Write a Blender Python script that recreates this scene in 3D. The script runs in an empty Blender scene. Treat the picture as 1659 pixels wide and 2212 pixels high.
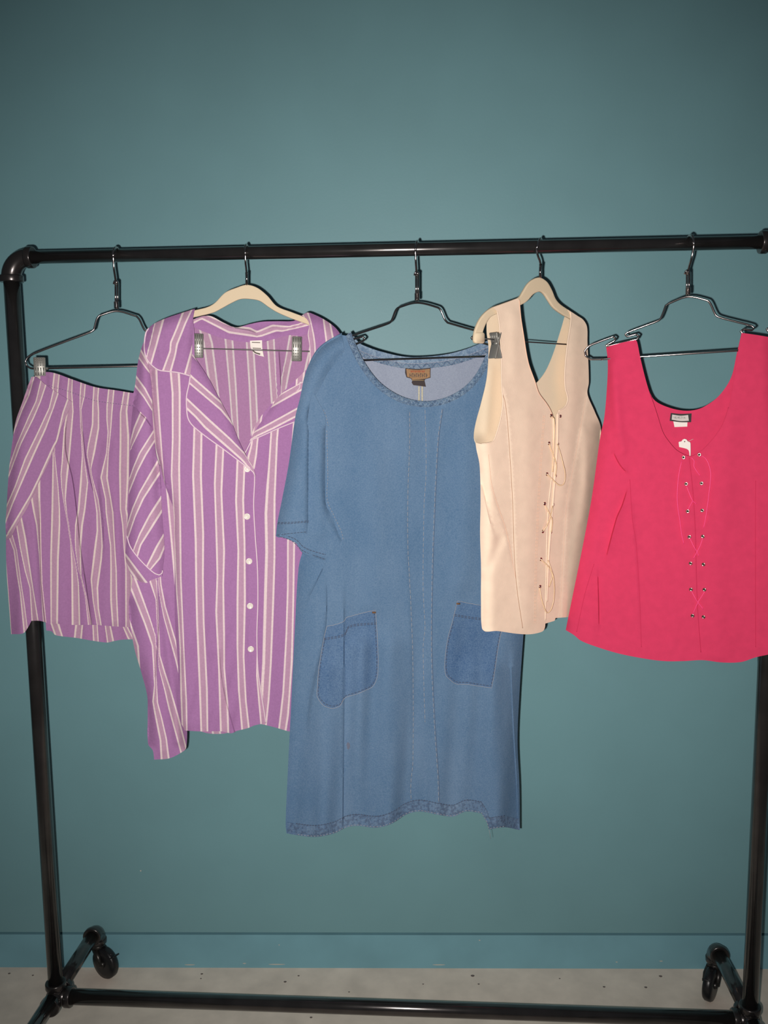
import bpy, math, random
import numpy as np
from mathutils import Vector, Matrix
from mathutils.geometry import delaunay_2d_cdt
random.seed(7)
S = bpy.context.scene
COL = S.collection

# ---------------------------------------------------------------- camera
IW, IH, F = 1659, 2212, 1926.4
CAMH, PITCH, YAWC, ROLL = 1.5, 0.130, -0.0196, -0.0102
cp, sp, cy_, sy_ = math.cos(PITCH), math.sin(PITCH), math.cos(YAWC), math.sin(YAWC)
fw = Vector((sy_*cp, cy_*cp, -sp)); rt0 = Vector((cy_, -sy_, 0)); up0 = rt0.cross(fw)
RT = math.cos(ROLL)*rt0 + math.sin(ROLL)*up0
UP = -math.sin(ROLL)*rt0 + math.cos(ROLL)*up0
FW = fw
CAMP = Vector((0, 0, CAMH))
cd = bpy.data.cameras.new('camera'); cam = bpy.data.objects.new('camera', cd); COL.objects.link(cam)
cd.sensor_fit = 'VERTICAL'; cd.sensor_height = 36; cd.lens = F/IH*36; cd.clip_start = .05
M = Matrix((RT, UP, -FW)).transposed().to_4x4(); M.translation = CAMP
cam.matrix_world = M
S.camera = cam

# ---------------------------------------------------------------- light: the camera's own flash and a dim room
w = bpy.data.worlds.new('dim_room'); S.world = w; w.use_nodes = True
w.node_tree.nodes['Background'].inputs[0].default_value = (.80, .88, 1, 1)
w.node_tree.nodes['Background'].inputs[1].default_value = .045
ld = bpy.data.lights.new('camera_flash', 'SPOT'); flash = bpy.data.objects.new('camera_flash', ld); COL.objects.link(flash)
ld.energy = 158; ld.color = (1.0, .95, .91); ld.shadow_soft_size = .009
ld.spot_size = math.radians(92); ld.spot_blend = 1.0
FLP = CAMP + RT*(-.039) + UP*(-.028)
aim = (FW - UP*.005 + RT*.02).normalized()
flash.matrix_world = Matrix.Translation(FLP) @ (-aim).to_track_quat('Z', 'Y').to_matrix().to_4x4()
S.view_settings.view_transform = 'Standard'; S.view_settings.look = 'None'
S.view_settings.gamma = 1; S.view_settings.exposure = 0.0; S.view_settings.use_curve_mapping = False

# ---------------------------------------------------------------- helpers
def s2l(c):
    return tuple((x/255/12.92 if x/255 <= .04045 else ((x/255+.055)/1.055)**2.4) for x in c) + (1,)
def tag(o, label=None, cat=None, group=None, kind=None):
    for k, v in (('label', label), ('category', cat), ('group', group), ('kind', kind)):
        if v: o[k] = v
    return o
def empty(name, loc, label, cat, group=None):
    o = bpy.data.objects.new(name, None); COL.objects.link(o); o.location = loc
    o.empty_display_size = .05
    bpy.context.view_layer.update()
    return tag(o, label, cat, group)
def mesh_obj(name, V, Fc, mat, parent=None, smooth=True, label=None):
    me = bpy.data.meshes.new(name)
    off = Vector((0, 0, 0)); q = parent
    while q is not None:
        off += Vector(q.location); q = q.parent
    me.from_pydata([Vector(v)-off for v in V], [], Fc)
    mats = mat if isinstance(mat, (list, tuple)) else [mat]
    for m in mats: me.materials.append(m)
    if smooth: me.polygons.foreach_set('use_smooth', [True]*len(me.polygons))
    me.update()
    o = bpy.data.objects.new(name, me); COL.objects.link(o)
    if parent is not None: o.parent = parent
    if label: o['label'] = label
    return o
def merge(parts):
    V, Fc = [], []
    for v, f in parts:
        n = len(V); V += list(v); Fc += [tuple(i+n for i in q) for q in f]
    return V, Fc
def cr(pts, n=6, closed=False, corner=50):
    """Catmull-Rom through pts (any dimension), keeping corners sharper than `corner` degrees."""
    P = [np.array(p, float) for p in pts]; m = len(P); out = []
    cs = math.cos(math.radians(corner))
    def iscorner(i):
        if not closed and i in (0, m-1): return True
        a = P[i]-P[i-1]; b = P[(i+1) % m]-P[i]
        la, lb = np.linalg.norm(a), np.linalg.norm(b)
        return la > 0 and lb > 0 and a@b/(la*lb) < cs
    C = [iscorner(i) for i in range(m)]
    for i in range(m if closed else m-1):
        p1, p2 = P[i], P[(i+1) % m]; L = np.linalg.norm(p2-p1)
        t1 = (p2-p1) if C[i] else (p2-P[i-1])*L/(np.linalg.norm(p2-p1)+np.linalg.norm(p1-P[i-1])+1e-9)
        p3 = P[(i+2) % m]
        t2 = (p2-p1) if C[(i+1) % m] else (p3-p1)*L/(np.linalg.norm(p3-p2)+L+1e-9)
        k = n if isinstance(n, int) else max(1, int(math.ceil(L/n)))
        for j in range(k):
            t = j/k
            out.append((2*t**3-3*t**2+1)*p1+(t**3-2*t**2+t)*t1+(-2*t**3+3*t**2)*p2+(t**3-t**2)*t2)
    if not closed: out.append(P[-1])
    return out
def tube_geo(pts, r, seg=10, closed=False, caps=True):
    P = [Vector(p) for p in pts]; n = len(P); V, Fc = [], []
    rr = r if isinstance(r, (list, tuple)) else [r]*n
    T = []
    for i in range(n):
        a = P[(i+1) % n] if (closed or i < n-1) else P[i]; b = P[i-1] if (closed or i > 0) else P[i]
        t = (a-b); T.append(t.normalized() if t.length > 1e-9 else (T[-1] if T else Vector((0, 0, 1))))
    nrm = T[0].orthogonal().normalized()
    for i in range(n):
        nrm = (nrm - T[i]*nrm.dot(T[i])).normalized(); bn = T[i].cross(nrm)
        for j in range(seg):
            a = 2*math.pi*j/seg; V.append(P[i]+(nrm*math.cos(a)+bn*math.sin(a))*rr[i])
    for i in range(n if closed else n-1):
        for j in range(seg):
            a, b = i*seg+j, i*seg+(j+1) % seg; k = ((i+1) % n)*seg
            Fc.append((a, b, k+(j+1) % seg, k+j))
    if caps and not closed:
        Fc.append(tuple(reversed(range(seg)))); Fc.append(tuple(range((n-1)*seg, n*seg)))
    return V, Fc
def tube(name, pts, r, mat, parent=None, seg=10, closed=False, label=None):
    V, Fc = tube_geo(pts, r, seg, closed); return mesh_obj(name, V, Fc, mat, parent, label=label)
def lathe_geo(prof, axis_p, axis_d, seg=24):
    """prof: (distance along axis, radius)."""
    d = Vector(axis_d).normalized(); n = d.orthogonal().normalized(); b = d.cross(n); V, Fc = [], []
    for t, r in prof:
        for j in range(seg):
            a = 2*math.pi*j/seg; V.append(Vector(axis_p)+d*t+(n*math.cos(a)+b*math.sin(a))*r)
    for i in range(len(prof)-1):
        for j in range(seg):
            Fc.append((i*seg+j, i*seg+(j+1) % seg, (i+1)*seg+(j+1) % seg, (i+1)*seg+j))
    Fc.append(tuple(reversed(range(seg)))); Fc.append(tuple(range((len(prof)-1)*seg, len(prof)*seg)))
    return V, Fc
def box_geo(c, ax, ay, az, hx, hy, hz, bev=0.0):
    c = Vector(c); V = []; Fc = []
    if bev <= 0:
        for sx in (-1, 1):
            for sy in (-1, 1):
                for sz in (-1, 1): V.append(c+ax*hx*sx+ay*hy*sy+az*hz*sz)
        return V, [(0, 1, 3, 2), (4, 6, 7, 5), (0, 4, 5, 1), (2, 3, 7, 6), (0, 2, 6, 4), (1, 5, 7, 3)]
    # rounded plate: bevelled outline extruded along az
    prof = []
    for (sx, sy) in ((1, 1), (-1, 1), (-1, -1), (1, -1)):
        base = {(1, 1): 0, (-1, 1): 90, (-1, -1): 180, (1, -1): 270}[(sx, sy)]
        for k in range(4):
            a = math.radians(base+k*30); prof.append((sx*(hx-bev)+bev*math.cos(a), sy*(hy-bev)+bev*math.sin(a)))
    rings = [(-hz, .75), (-hz*.6, 1), (hz*.6, 1), (hz, .75)]; m = len(prof)
    for z, k in rings:
        for x, y in prof:
            q = (x-bev*(1-k)*(1 if x > 0 else -1), y-bev*(1-k)*(1 if y > 0 else -1))
            V.append(c+ax*q[0]+ay*q[1]+az*z)
    for i in range(3):
        for j in range(m): Fc.append((i*m+j, i*m+(j+1) % m, (i+1)*m+(j+1) % m, (i+1)*m+j))
    Fc.append(tuple(reversed(range(m)))); Fc.append(tuple(range(3*m, 4*m)))
    return V, Fc

# ---------------------------------------------------------------- materials
def nt_mat(name):
    m = bpy.data.materials.new(name); m.use_nodes = True; nt = m.node_tree
    return m, nt, nt.nodes['Principled BSDF']
def N(nt, typ, **kw):
    n = nt.nodes.new(typ)
    for k, v in kw.items(): setattr(n, k, v)
    return n
def plain(name, col, rough=.5, metal=0, spec=.5, bump=0, bscale=200, var=0, vscale=30, coat=0):
    m, nt, b = nt_mat(name); L = nt.links
    b.inputs['Base Color'].default_value = s2l(col); b.inputs['Roughness'].default_value = rough
    b.inputs['Metallic'].default_value = metal; b.inputs['Specular IOR Level'].default_value = spec
    b.inputs['Coat Weight'].default_value = coat; b.inputs['Coat Roughness'].default_value = .12
    tc = N(nt, 'ShaderNodeTexCoord')
    if var:
        nz = N(nt, 'ShaderNodeTexNoise'); nz.inputs['Scale'].default_value = vscale; nz.inputs['Detail'].default_value = 6
        L.new(tc.outputs['Object'], nz.inputs['Vector'])
        rp = N(nt, 'ShaderNodeValToRGB'); rp.color_ramp.elements[0].position = .3; rp.color_ramp.elements[1].position = .7
        rp.color_ramp.elements[0].color = s2l([max(0, c*(1-var)) for c in col]); rp.color_ramp.elements[1].color = s2l([min(255, c*(1+var)) for c in col])
        L.new(nz.outputs['Fac'], rp.inputs[0]); L.new(rp.outputs[0], b.inputs['Base Color'])
    if bump:
        nb = N(nt, 'ShaderNodeTexNoise'); nb.inputs['Scale'].default_value = bscale; nb.inputs['Detail'].default_value = 3
        bp = N(nt, 'ShaderNodeBump'); bp.inputs['Strength'].default_value = bump; bp.inputs['Distance'].default_value = .001
        L.new(tc.outputs['Object'], nb.inputs['Vector']); L.new(nb.outputs['Fac'], bp.inputs['Height']); L.new(bp.outputs[0], b.inputs['Normal'])
    return m
def stripe_mat(name, purple, band, white):
    m, nt, b = nt_mat(name); L = nt.links
    uv = N(nt, 'ShaderNodeUVMap', uv_map='fabric'); sx = N(nt, 'ShaderNodeSeparateXYZ'); L.new(uv.outputs[0], sx.inputs[0])
    ad = N(nt, 'ShaderNodeMath', operation='ADD'); ad.inputs[1].default_value = .1; L.new(sx.outputs[0], ad.inputs[0])
    fr = N(nt, 'ShaderNodeMath', operation='FRACT'); L.new(ad.outputs[0], fr.inputs[0])
    rp = N(nt, 'ShaderNodeValToRGB'); L.new(fr.outputs[0], rp.inputs[0]); e = rp.color_ramp
    stops = [(0, purple), (.045, purple), (.062, white), (.130, white), (.147, band), (.353, band), (.370, white), (.438, white), (.455, purple), (1, purple)]
    e.elements[0].position = 0; e.elements[0].color = s2l(purple); e.elements[1].position = 1; e.elements[1].color = s2l(purple)
    for p, c in stops[1:-1]:
        q = e.elements.new(p); q.color = s2l(c)
    # woven mottling
    tc = N(nt, 'ShaderNodeTexCoord'); nz = N(nt, 'ShaderNodeTexNoise'); nz.inputs['Scale'].default_value = 260; nz.inputs['Detail'].default_value = 4
    L.new(tc.outputs['Object'], nz.inputs['Vector'])
    mp = N(nt, 'ShaderNodeMapRange'); mp.inputs[3].default_value = .86; mp.inputs[4].default_value = 1.14; L.new(nz.outputs['Fac'], mp.inputs[0])
    mx = N(nt, 'ShaderNodeVectorMath', operation='SCALE'); L.new(rp.outputs[0], mx.inputs[0]); L.new(mp.outputs[0], mx.inputs['Scale'])
    L.new(mx.outputs[0], b.inputs['Base Color'])
    b.inputs['Roughness'].default_value = .85; b.inputs['Specular IOR Level'].default_value = .15
    nb = N(nt, 'ShaderNodeTexNoise'); nb.inputs['Scale'].default_value = 40; nb.inputs['Detail'].default_value = 5
    bp = N(nt, 'ShaderNodeBump'); bp.inputs['Strength'].default_value = .25; bp.inputs['Distance'].default_value = .003
    L.new(tc.outputs['Object'], nb.inputs['Vector']); L.new(nb.outputs['Fac'], bp.inputs['Height']); L.new(bp.outputs[0], b.inputs['Normal'])
    return m
def denim_mat(name, dark, light, blotch=0.0, bl_col=(40, 55, 85), rough=.85):
    m, nt, b = nt_mat(name); L = nt.links
    tc = N(nt, 'ShaderNodeTexCoord')
    n1 = N(nt, 'ShaderNodeTexNoise'); n1.inputs['Scale'].default_value = 9; n1.inputs['Detail'].default_value = 8; n1.inputs['Roughness'].default_value = .7
    mpg = N(nt, 'ShaderNodeMapping'); mpg.inputs['Scale'].default_value = (1, 1, .45)
    L.new(tc.outputs['Object'], mpg.inputs[0]); L.new(mpg.outputs[0], n1.inputs['Vector'])
    n2 = N(nt, 'ShaderNodeTexNoise'); n2.inputs['Scale'].default_value = 420; n2.inputs['Detail'].default_value = 2
    L.new(tc.outputs['Object'], n2.inputs['Vector'])
    ad = N(nt, 'ShaderNodeMath', operation='ADD'); L.new(n1.outputs['Fac'], ad.inputs[0]); L.new(n2.outputs['Fac'], ad.inputs[1])
    rp = N(nt, 'ShaderNodeValToRGB'); rp.color_ramp.elements[0].position = .36; rp.color_ramp.elements[1].position = .64
    hf = N(nt, 'ShaderNodeMath', operation='MULTIPLY'); hf.inputs[1].default_value = .5; L.new(ad.outputs[0], hf.inputs[0]); L.new(hf.outputs[0], rp.inputs[0])
    rp.color_ramp.elements[0].color = s2l(dark); rp.color_ramp.elements[1].color = s2l(light)
    out = rp.outputs[0]
    if blotch:
        n3 = N(nt, 'ShaderNodeTexNoise'); n3.inputs['Scale'].default_value = 150; n3.inputs['Detail'].default_value = 3
        L.new(tc.outputs['Object'], n3.inputs['Vector'])
        r3 = N(nt, 'ShaderNodeValToRGB'); r3.color_ramp.elements[0].position = .46; r3.color_ramp.elements[1].position = .60
        r3.color_ramp.elements[0].color = (0, 0, 0, 1); r3.color_ramp.elements[1].color = (blotch,)*3+(1,)
        L.new(n3.outputs['Fac'], r3.inputs[0])
        mx = N(nt, 'ShaderNodeMixRGB'); mx.inputs[2].default_value = s2l(bl_col); L.new(r3.outputs[0], mx.inputs[0]); L.new(out, mx.inputs[1]); out = mx.outputs[0]
    L.new(out, b.inputs['Base Color'])
    b.inputs['Roughness'].default_value = rough; b.inputs['Specular IOR Level'].default_value = .12
    nb = N(nt, 'ShaderNodeTexNoise'); nb.inputs['Scale'].default_value = 60; nb.inputs['Detail'].default_value = 6
    bp = N(nt, 'ShaderNodeBump'); bp.inputs['Strength'].default_value = .35; bp.inputs['Distance'].default_value = .002
    L.new(tc.outputs['Object'], nb.inputs['Vector']); L.new(nb.outputs['Fac'], bp.inputs['Height']); L.new(bp.outputs[0], b.inputs['Normal'])
    return m

MAT = dict(
    wall=plain('teal_wall_paint', (114, 156, 162), .5, spec=.38, bump=.12, bscale=180, var=.025, vscale=3),
    base=plain('teal_board_paint', (120, 168, 180), .5, spec=.3, var=.03, vscale=8),
    floor=plain('pale_concrete', (236, 220, 204), .7, spec=.25, bump=.1, bscale=90, var=.05, vscale=14),
    scuff=plain('scuff', (120, 108, 102), .9), chip=plain('paint_chip', (190, 190, 180), .9), gap=plain('gap_shade', (30, 45, 50), .9),
    pipe=plain('black_pipe', (82, 79, 78), .20, metal=.82, spec=.5, bump=.03, bscale=120, var=.10, vscale=20, coat=.45),
    fit=plain('black_iron_fitting', (74, 70, 69), .28, metal=.8, spec=.5, bump=.08, bscale=90, coat=.4),
    rubber=plain('black_rubber', (26, 26, 28), .35, spec=.5), cast=plain('caster_steel', (70, 68, 66), .35, metal=.8),
    chrome=plain('chrome_wire', (190, 180, 178), .10, metal=1), chrome2=plain('brushed_clip_metal', (150, 148, 142), .42, metal=.6),
    bar=plain('dull_steel_bar', (96, 92, 92), .45, metal=.9),
    velvet=plain('beige_flocking', (222, 202, 172), .95, spec=.1, bump=.2, bscale=500),
    stripe=stripe_mat('lilac_striped_cotton', (166, 118, 166), (186, 146, 172), (228, 208, 208)),
    stripe2=stripe_mat('lilac_striped_cotton_skirt', (160, 114, 158), (178, 140, 164), (216, 198, 192)),
    inner=stripe_mat('lilac_striped_inside', (168, 124, 162), (180, 144, 166), (208, 194, 196)),
    piping=plain('pale_pink_piping', (234, 208, 220), .8, spec=.1), button=plain('pearl_button', (236, 226, 216), .2, spec=.7),
    denim=denim_mat('mid_blue_denim', (82, 112, 143), (106, 131, 158)),
    denimin=denim_mat('denim_wrong_side', (134, 142, 160), (150, 158, 174)),
    denimhem=denim_mat('denim_hem_abrasion', (80, 108, 140), (116, 138, 162), .5, (66, 76, 100)),
    denimpk=denim_mat('denim_pocket', (64, 94, 132), (100, 126, 156)),
    braid=denim_mat('denim_braid', (96, 122, 150), (142, 160, 176), .5, (74, 98, 128)),
    thread=plain('tan_thread', (158, 158, 162), .8), threadd=plain('dark_thread', (82, 92, 114), .9),
    ecru=plain('ecru_tape', (196, 190, 168), .9, var=.15, vscale=900), rust=plain('bar_tack', (120, 84, 50), .8),
    cream=plain('cream_knit', (244, 218, 194), .9, spec=.12, bump=.25, bscale=700, var=.02, vscale=40),
    creamin=plain('cream_knit_inside', (238, 218, 190), .9, spec=.12, bump=.2, bscale=700),
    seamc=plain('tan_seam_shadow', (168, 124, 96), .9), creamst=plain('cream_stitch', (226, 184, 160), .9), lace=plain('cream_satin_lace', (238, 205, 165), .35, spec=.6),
    eyelet=plain('silver_eyelet', (200, 170, 160), .22, metal=1),
    pink=plain('hot_pink_crepe', (216, 60, 98), .85, spec=.18, bump=.2, bscale=900, var=.02, vscale=60),
    pinkst=plain('pink_seam', (206, 44, 88), .9), place=plain('pink_lace', (255, 78, 140), .5),
    black=plain('black_label', (28, 22, 24), .7), greyl=plain('silver_label', (186, 178, 172), .5), white=plain('white_label', (240, 230, 222), .7),
    brown=plain('brown_label', (150, 116, 82), .8, var=.06, vscale=300), orange=plain('orange_thread', (176, 84, 58), .8),
    brownd=plain('dark_brown_label', (58, 48, 48), .8), letter=plain('grey_print', (96, 84, 80), .8), gold=plain('gold_thread', (176, 150, 104), .7))

# ---------------------------------------------------------------- the room
WY = 2.1789
def slab(name, c, h, mat, kind='structure', label=None):
    V, Fc = box_geo(c, Vector((1, 0, 0)), Vector((0, 1, 0)), Vector((0, 0, 1)), *h)
    o = mesh_obj(name, V, Fc, mat, smooth=False); return tag(o, label, None, None, kind)
BH = .094
slab('wall_back', (0, WY+.06, BH+.007+1.6), (3.2, .06, 1.6), MAT['wall'], label='teal painted wall behind the clothes rack')
slab('floor', (0, .7, -.05), (3.2, 2.2, .05), MAT['floor'], label='pale grey concrete floor in front of the teal wall')
slab('baseboard_back', (0, WY+.05, BH/2), (3.2, .05, BH/2), MAT['base'], label='flat teal painted baseboard under the wall')
slab('trim_1', (0, WY+.075, BH+.0035), (3.2, .06, .0036), MAT['gap'], label='recessed strip coloured dark for the shadow in the gap between wall and baseboard')  # recessed strip whose dark colour stands for the shadow in the gap

# ---------------------------------------------------------------- pixel -> place on a vertical hanging plane
def ray(px, py):
    return (RT*((px-IW/2)/F) + UP*((IH/2-py)/F) + FW)
RA = -.0455; RC = Vector((-.0249, 1.8685, 0)); HW = .79; ZT, ZB = 1.7934, .1155
RD = Vector((math.cos(RA), math.sin(RA), 0)); RN = Vector((RD.y, -RD.x, 0))   # RN points at the camera
def rail_at(px):
    """rail point whose column is px"""
    lo, hi = -1.2, 1.2
    for _ in range(50):
        m = (lo+hi)/2; p = RC+RD*m+Vector((0, 0, ZT))-CAMP
        x = IW/2+F*p.dot(RT)/p.dot(FW)
        if x < px: lo = m
        else: hi = m
    return RC+RD*lo+Vector((0, 0, ZT))
class Plane:
    def __init__(s, px, yaw):
        s.o = rail_at(px); s.yaw = yaw
        s.d = Vector((math.cos(yaw), math.sin(yaw), 0)); s.n = Vector((s.d.y, -s.d.x, 0))
    def pt(s, px, py, off=0.0):
        r = ray(px, py); o = s.o+s.n*off
        return CAMP + r*((o-CAMP).dot(s.n)/r.dot(s.n))
    def pts(s, P, off):
        P = np.asarray(P, float); off = np.broadcast_to(np.asarray(off, float), (len(P),))
        R = (np.outer((P[:, 0]-IW/2)/F, np.array(RT)) + np.outer((IH/2-P[:, 1])/F, np.array(UP)) + np.array(FW))
        n = np.array(s.n); k = ((np.array(s.o-CAMP))@n + off)/(R@n)
        return np.array(CAMP)+R*k[:, None]
def pip(P, poly):
    x, y = P[:, 0], P[:, 1]; ins = np.zeros(len(P), bool); Q = np.asarray(poly); j = len(Q)-1
    for i in range(len(Q)):
        yi, yj, xi, xj = Q[i, 1], Q[j, 1], Q[i, 0], Q[j, 0]
        c = ((yi > y) != (yj > y)); 
        with np.errstate(divide='ignore', invalid='ignore'):
            ins ^= c & (x < (xj-xi)*(y-yi)/(yj-yi)+xi)
        j = i
    return ins
def pdist(P, line):
    """distance to a polyline and the side (+1 = right of travel as seen in the photo)"""
    L = np.asarray(line, float); best = np.full(len(P), 1e9); side = np.ones(len(P))
    for a, b in zip(L[:-1], L[1:]):
        d = b-a; l2 = d@d+1e-9; t = np.clip(((P-a)@d)/l2, 0, 1); q = P-(a+t[:, None]*d); dist = np.hypot(q[:, 0], q[:, 1])
        m = dist < best; best = np.where(m, dist, best); side = np.where(m, np.sign(d[0]*q[:, 1]-d[1]*q[:, 0]), side)
    return best, side
def lin(line, v, axis=1):
    L = sorted([tuple(p) for p in line], key=lambda p: p[axis]); ys = np.array([p[axis] for p in L]); xs = np.array([p[1-axis] for p in L])
    r = np.interp(v, ys, xs)
    if len(ys) > 1:
        s0 = (xs[1]-xs[0])/(ys[1]-ys[0]+1e-6); s1 = (xs[-1]-xs[-2])/(ys[-1]-ys[-2]+1e-6)
        s0, s1 = np.clip(s0, -.5, .5), np.clip(s1, -.5, .5)
        r = np.where(v < ys[0], xs[0]+s0*(v-ys[0]), r); r = np.where(v > ys[-1], xs[-1]+s1*(v-ys[-1]), r)
    return r
def stripe_u(P, bands, period, sdir):
    d = np.array(sdir, float); d /= np.linalg.norm(d)
    if d[1] < 0: d = -d
    e1 = np.array([d[1], -d[0]]); rot = lambda A: np.stack([np.asarray(A, float)@e1, np.asarray(A, float)@d], -1)
    Q = rot(P); xs, us = [], []
    for k, bd in enumerate(bands):
        idx = k
        if len(bd) == 3: idx, bd = bd[0], bd[1:]
        Lp, Rp = bd
        xs.append(lin(rot(Lp), Q[:, 1])); us.append(idx); xs.append(lin(rot(Rp), Q[:, 1])); us.append(idx+.3)
    X = np.array(xs); X = np.maximum.accumulate(X+np.arange(len(X))[:, None]*1e-3, axis=0)
    u = np.full(len(P), np.nan); x = Q[:, 0]
    u = np.where(x < X[0], us[0]-(X[0]-x)/period, u); u = np.where(x >= X[-1], us[-1]+(x-X[-1])/period, u)
    for i in range(len(us)-1):
        m = (x >= X[i]) & (x < X[i+1]); u = np.where(m, us[i]+(us[i+1]-us[i])*(x-X[i])/np.maximum(X[i+1]-X[i], 1e-3), u)
    return u
class Panel:
    """One piece of cloth: traced outline laid on its hanging plane, with relief, cloth thickness and fabric coordinates."""
    def __init__(s, name, parent, plane, off, outline, mat, step=6, relief=(), waves=(), bands=None, period=48, sdir=(0, 1), thick=.0012, corner=50, label=None, align=()):
        s.plane, s.off, s.relief, s.waves = plane, off, relief, waves
        ol = np.array(cr(outline, float(step), True, corner)); s.ol = ol
        lo, hi = ol.min(0), ol.max(0)
        gx = np.arange(lo[0]+step*.5, hi[0], step); gy = np.arange(lo[1]+step*.5, hi[1], step*.87)
        G = np.array([(x+(step*.5 if j % 2 else 0), y) for j, y in enumerate(gy) for x in gx])
        if len(G):
            G = G[pip(G, ol)]; dd, _ = pdist(G, np.vstack([ol, ol[:1]])); G = G[dd > step*.45]
        K = []
        for r_ in list(relief)+list(align):
            if r_[0] in ('tuck', 'tuckl'):
                Q = np.array(cr(r_[1], max(2.5, step*.7)) if len(r_[1]) > 2 else cr(r_[1], 4.0)); t = np.gradient(Q, axis=0)
                nn = np.stack([-t[:, 1], t[:, 0]], -1); nn /= np.linalg.norm(nn, axis=1)[:, None]+1e-9
                if r_[0] == 'tuckl': nn = -nn
                K += [Q, Q+nn*2.5]
        if K:
            K = np.vstack(K); K = K[pip(K, ol)]
            dd, _ = pdist(K, np.vstack([ol, ol[:1]])); K = K[dd > step*.45]
            if len(G) and len(K):
                near = np.array([np.min(np.hypot(K[:, 0]-g[0], K[:, 1]-g[1])) if 1 else 0 for g in G]); G = G[near > step*.55]
            if len(K): G = np.vstack([G, K]) if len(G) else K
        P = np.vstack([ol, G]) if len(G) else ol
        n = len(ol)
        vo, eo, fo, *_ = delaunay_2d_cdt([Vector((p[0], -p[1])) for p in P], [], [list(range(n-1, -1, -1))], 1, 1e-4)
        P = np.array([(v.x, -v.y) for v in vo])
        used = sorted({i for f in fo for i in f}); mp = {o: k for k, o in enumerate(used)}; P = P[used]
        Fc = []
        for f in fo:
            a, b, c = [P[mp[i]] for i in f[:3]]
            cross = (b[0]-a[0])*(-(c[1]-a[1]))-(c[0]-a[0])*(-(b[1]-a[1]))
            f = [mp[i] for i in f]; Fc.append(f if cross > 0 else f[::-1])
        W = plane.pts(P, off+s.h(P))
        o = mesh_obj(name, W.tolist(), Fc, mat, parent, label=label); me = o.data
        uvl = me.uv_layers.new(name='fabric')
        u = stripe_u(P, bands, period, sdir) if bands else P[:, 0]/100
        li = np.zeros(len(me.loops), dtype=np.int32); me.loops.foreach_get('vertex_index', li)
        uvl.data.foreach_set('uv', np.stack([u[li], P[li, 1]/100], -1).ravel())
        if thick:
            md = o.modifiers.new('cloth_thickness', 'SOLIDIFY'); md.thickness = thick; md.offset = -1
            if isinstance(mat, (list, tuple)): md.material_offset = 1
            es = o.modifiers.new('crisp_rim', 'EDGE_SPLIT'); es.split_angle = math.radians(55)
        s.o = o
    def fade(s, P, line):
        """a crease dies away where it ends inside the cloth, and runs full depth where it meets an edge"""
        f = np.ones(len(P))
        if not hasattr(s, 'ol'): return f
        if not hasattr(s, 'ends'): s.ends = {}
        key = (tuple(line[0]), tuple(line[-1]))
        if key not in s.ends:
            L = sum(math.dist(a, b) for a, b in zip(line[:-1], line[1:])); s.ends[key] = []
            for e in key:
                de, _ = pdist(np.array([e], float), np.vstack([s.ol, s.ol[:1]]))
                if pip(np.array([e], float), s.ol)[0] and de[0] > 12: s.ends[key].append((e, min(110, L*.35)))
        for e, w_ in s.ends[key]:
            t = np.clip(np.hypot(P[:, 0]-e[0], P[:, 1]-e[1])/w_, 0, 1); f = f*t*t*(3-2*t)
        return f
    def h(s, P):
        P = np.asarray(P, float); H = np.zeros(len(P))
        for r in s.relief:
            k, line = r[0], r[1]
            d, sd = pdist(P, cr(line, 4) if len(line) > 2 else line)
            if k == 'ridge': H += r[2]*np.exp(-(d/r[3])**2)
            elif k == 'round': H -= r[2]*np.clip(1-d/(1.7*r[3]), 0, 1)**2
            elif k == 'tuck':       # sharp lip on the + side that relaxes over r[3]
                H += s.fade(P, line)*r[2]*np.where(sd > 0, np.exp(-d/r[3]), 0)*np.clip(d/2.5, 0, 1)
            elif k == 'tuckl': H += s.fade(P, line)*r[2]*np.where(sd < 0, np.exp(-d/r[3]), 0)*np.clip(d/2.5, 0, 1)
        for (amp, lam, ph, sl, y0, y1) in s.waves:
            g = np.clip((P[:, 1]-y0)/(y1-y0), 0, 1); H += amp*g*np.sin(2*math.pi*(P[:, 0]+sl*(P[:, 1]-y0))/lam+ph)
        return H
    def pt(s, px, py, e=0.0):
        return s.plane.pt(px, py, s.off+float(s.h([(px, py)])[0])+e)
    def line3(s, pts, e=0.0, step=5.0, corner=50):
        Q = cr(pts, step, corner=corner); H = s.h(Q); return [Vector(v) for v in s.plane.pts(Q, s.off+H+e)]
    def tube(s, name, pts, r, mat, parent=None, e=0.0, corner=50, seg=6, step=5.0, label=None):
        return tube(name, s.line3(pts, e, step, corner), r, mat, parent or s.o, seg, label=label)
    def stitches(s, name, lines, mat, r=.0006, dash=5.0, gap=2.5, parent=None):
        parts = []
        for ln in lines:
            Q = np.array(cr(ln, 1.5)); seg = np.r_[0, np.cumsum(np.hypot(*np.diff(Q, axis=0).T))]; t = 0
            while t < seg[-1]-1:
                a, b = t, min(t+dash, seg[-1]); q = [(np.interp(v, seg, Q[:, 0]), np.interp(v, seg, Q[:, 1])) for v in (a, (a+b)/2, b)]
                H = s.h(q); parts.append(tube_geo([Vector(v) for v in s.plane.pts(q, s.off+H+np.array([.0001, r*.7, .0001]))], r, 5)); t += dash+gap
        V, Fc = merge(parts); return mesh_obj(name, V, Fc, mat, parent or s.o)
    def frame(s, px, py):
        p = s.pt(px, py); a = s.pt(px+3, py)-s.pt(px-3, py); b = s.pt(px, py-3)-s.pt(px, py+3)
        a.normalize(); n = a.cross(b).normalized(); b = n.cross(a); return p, a, b, n
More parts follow.
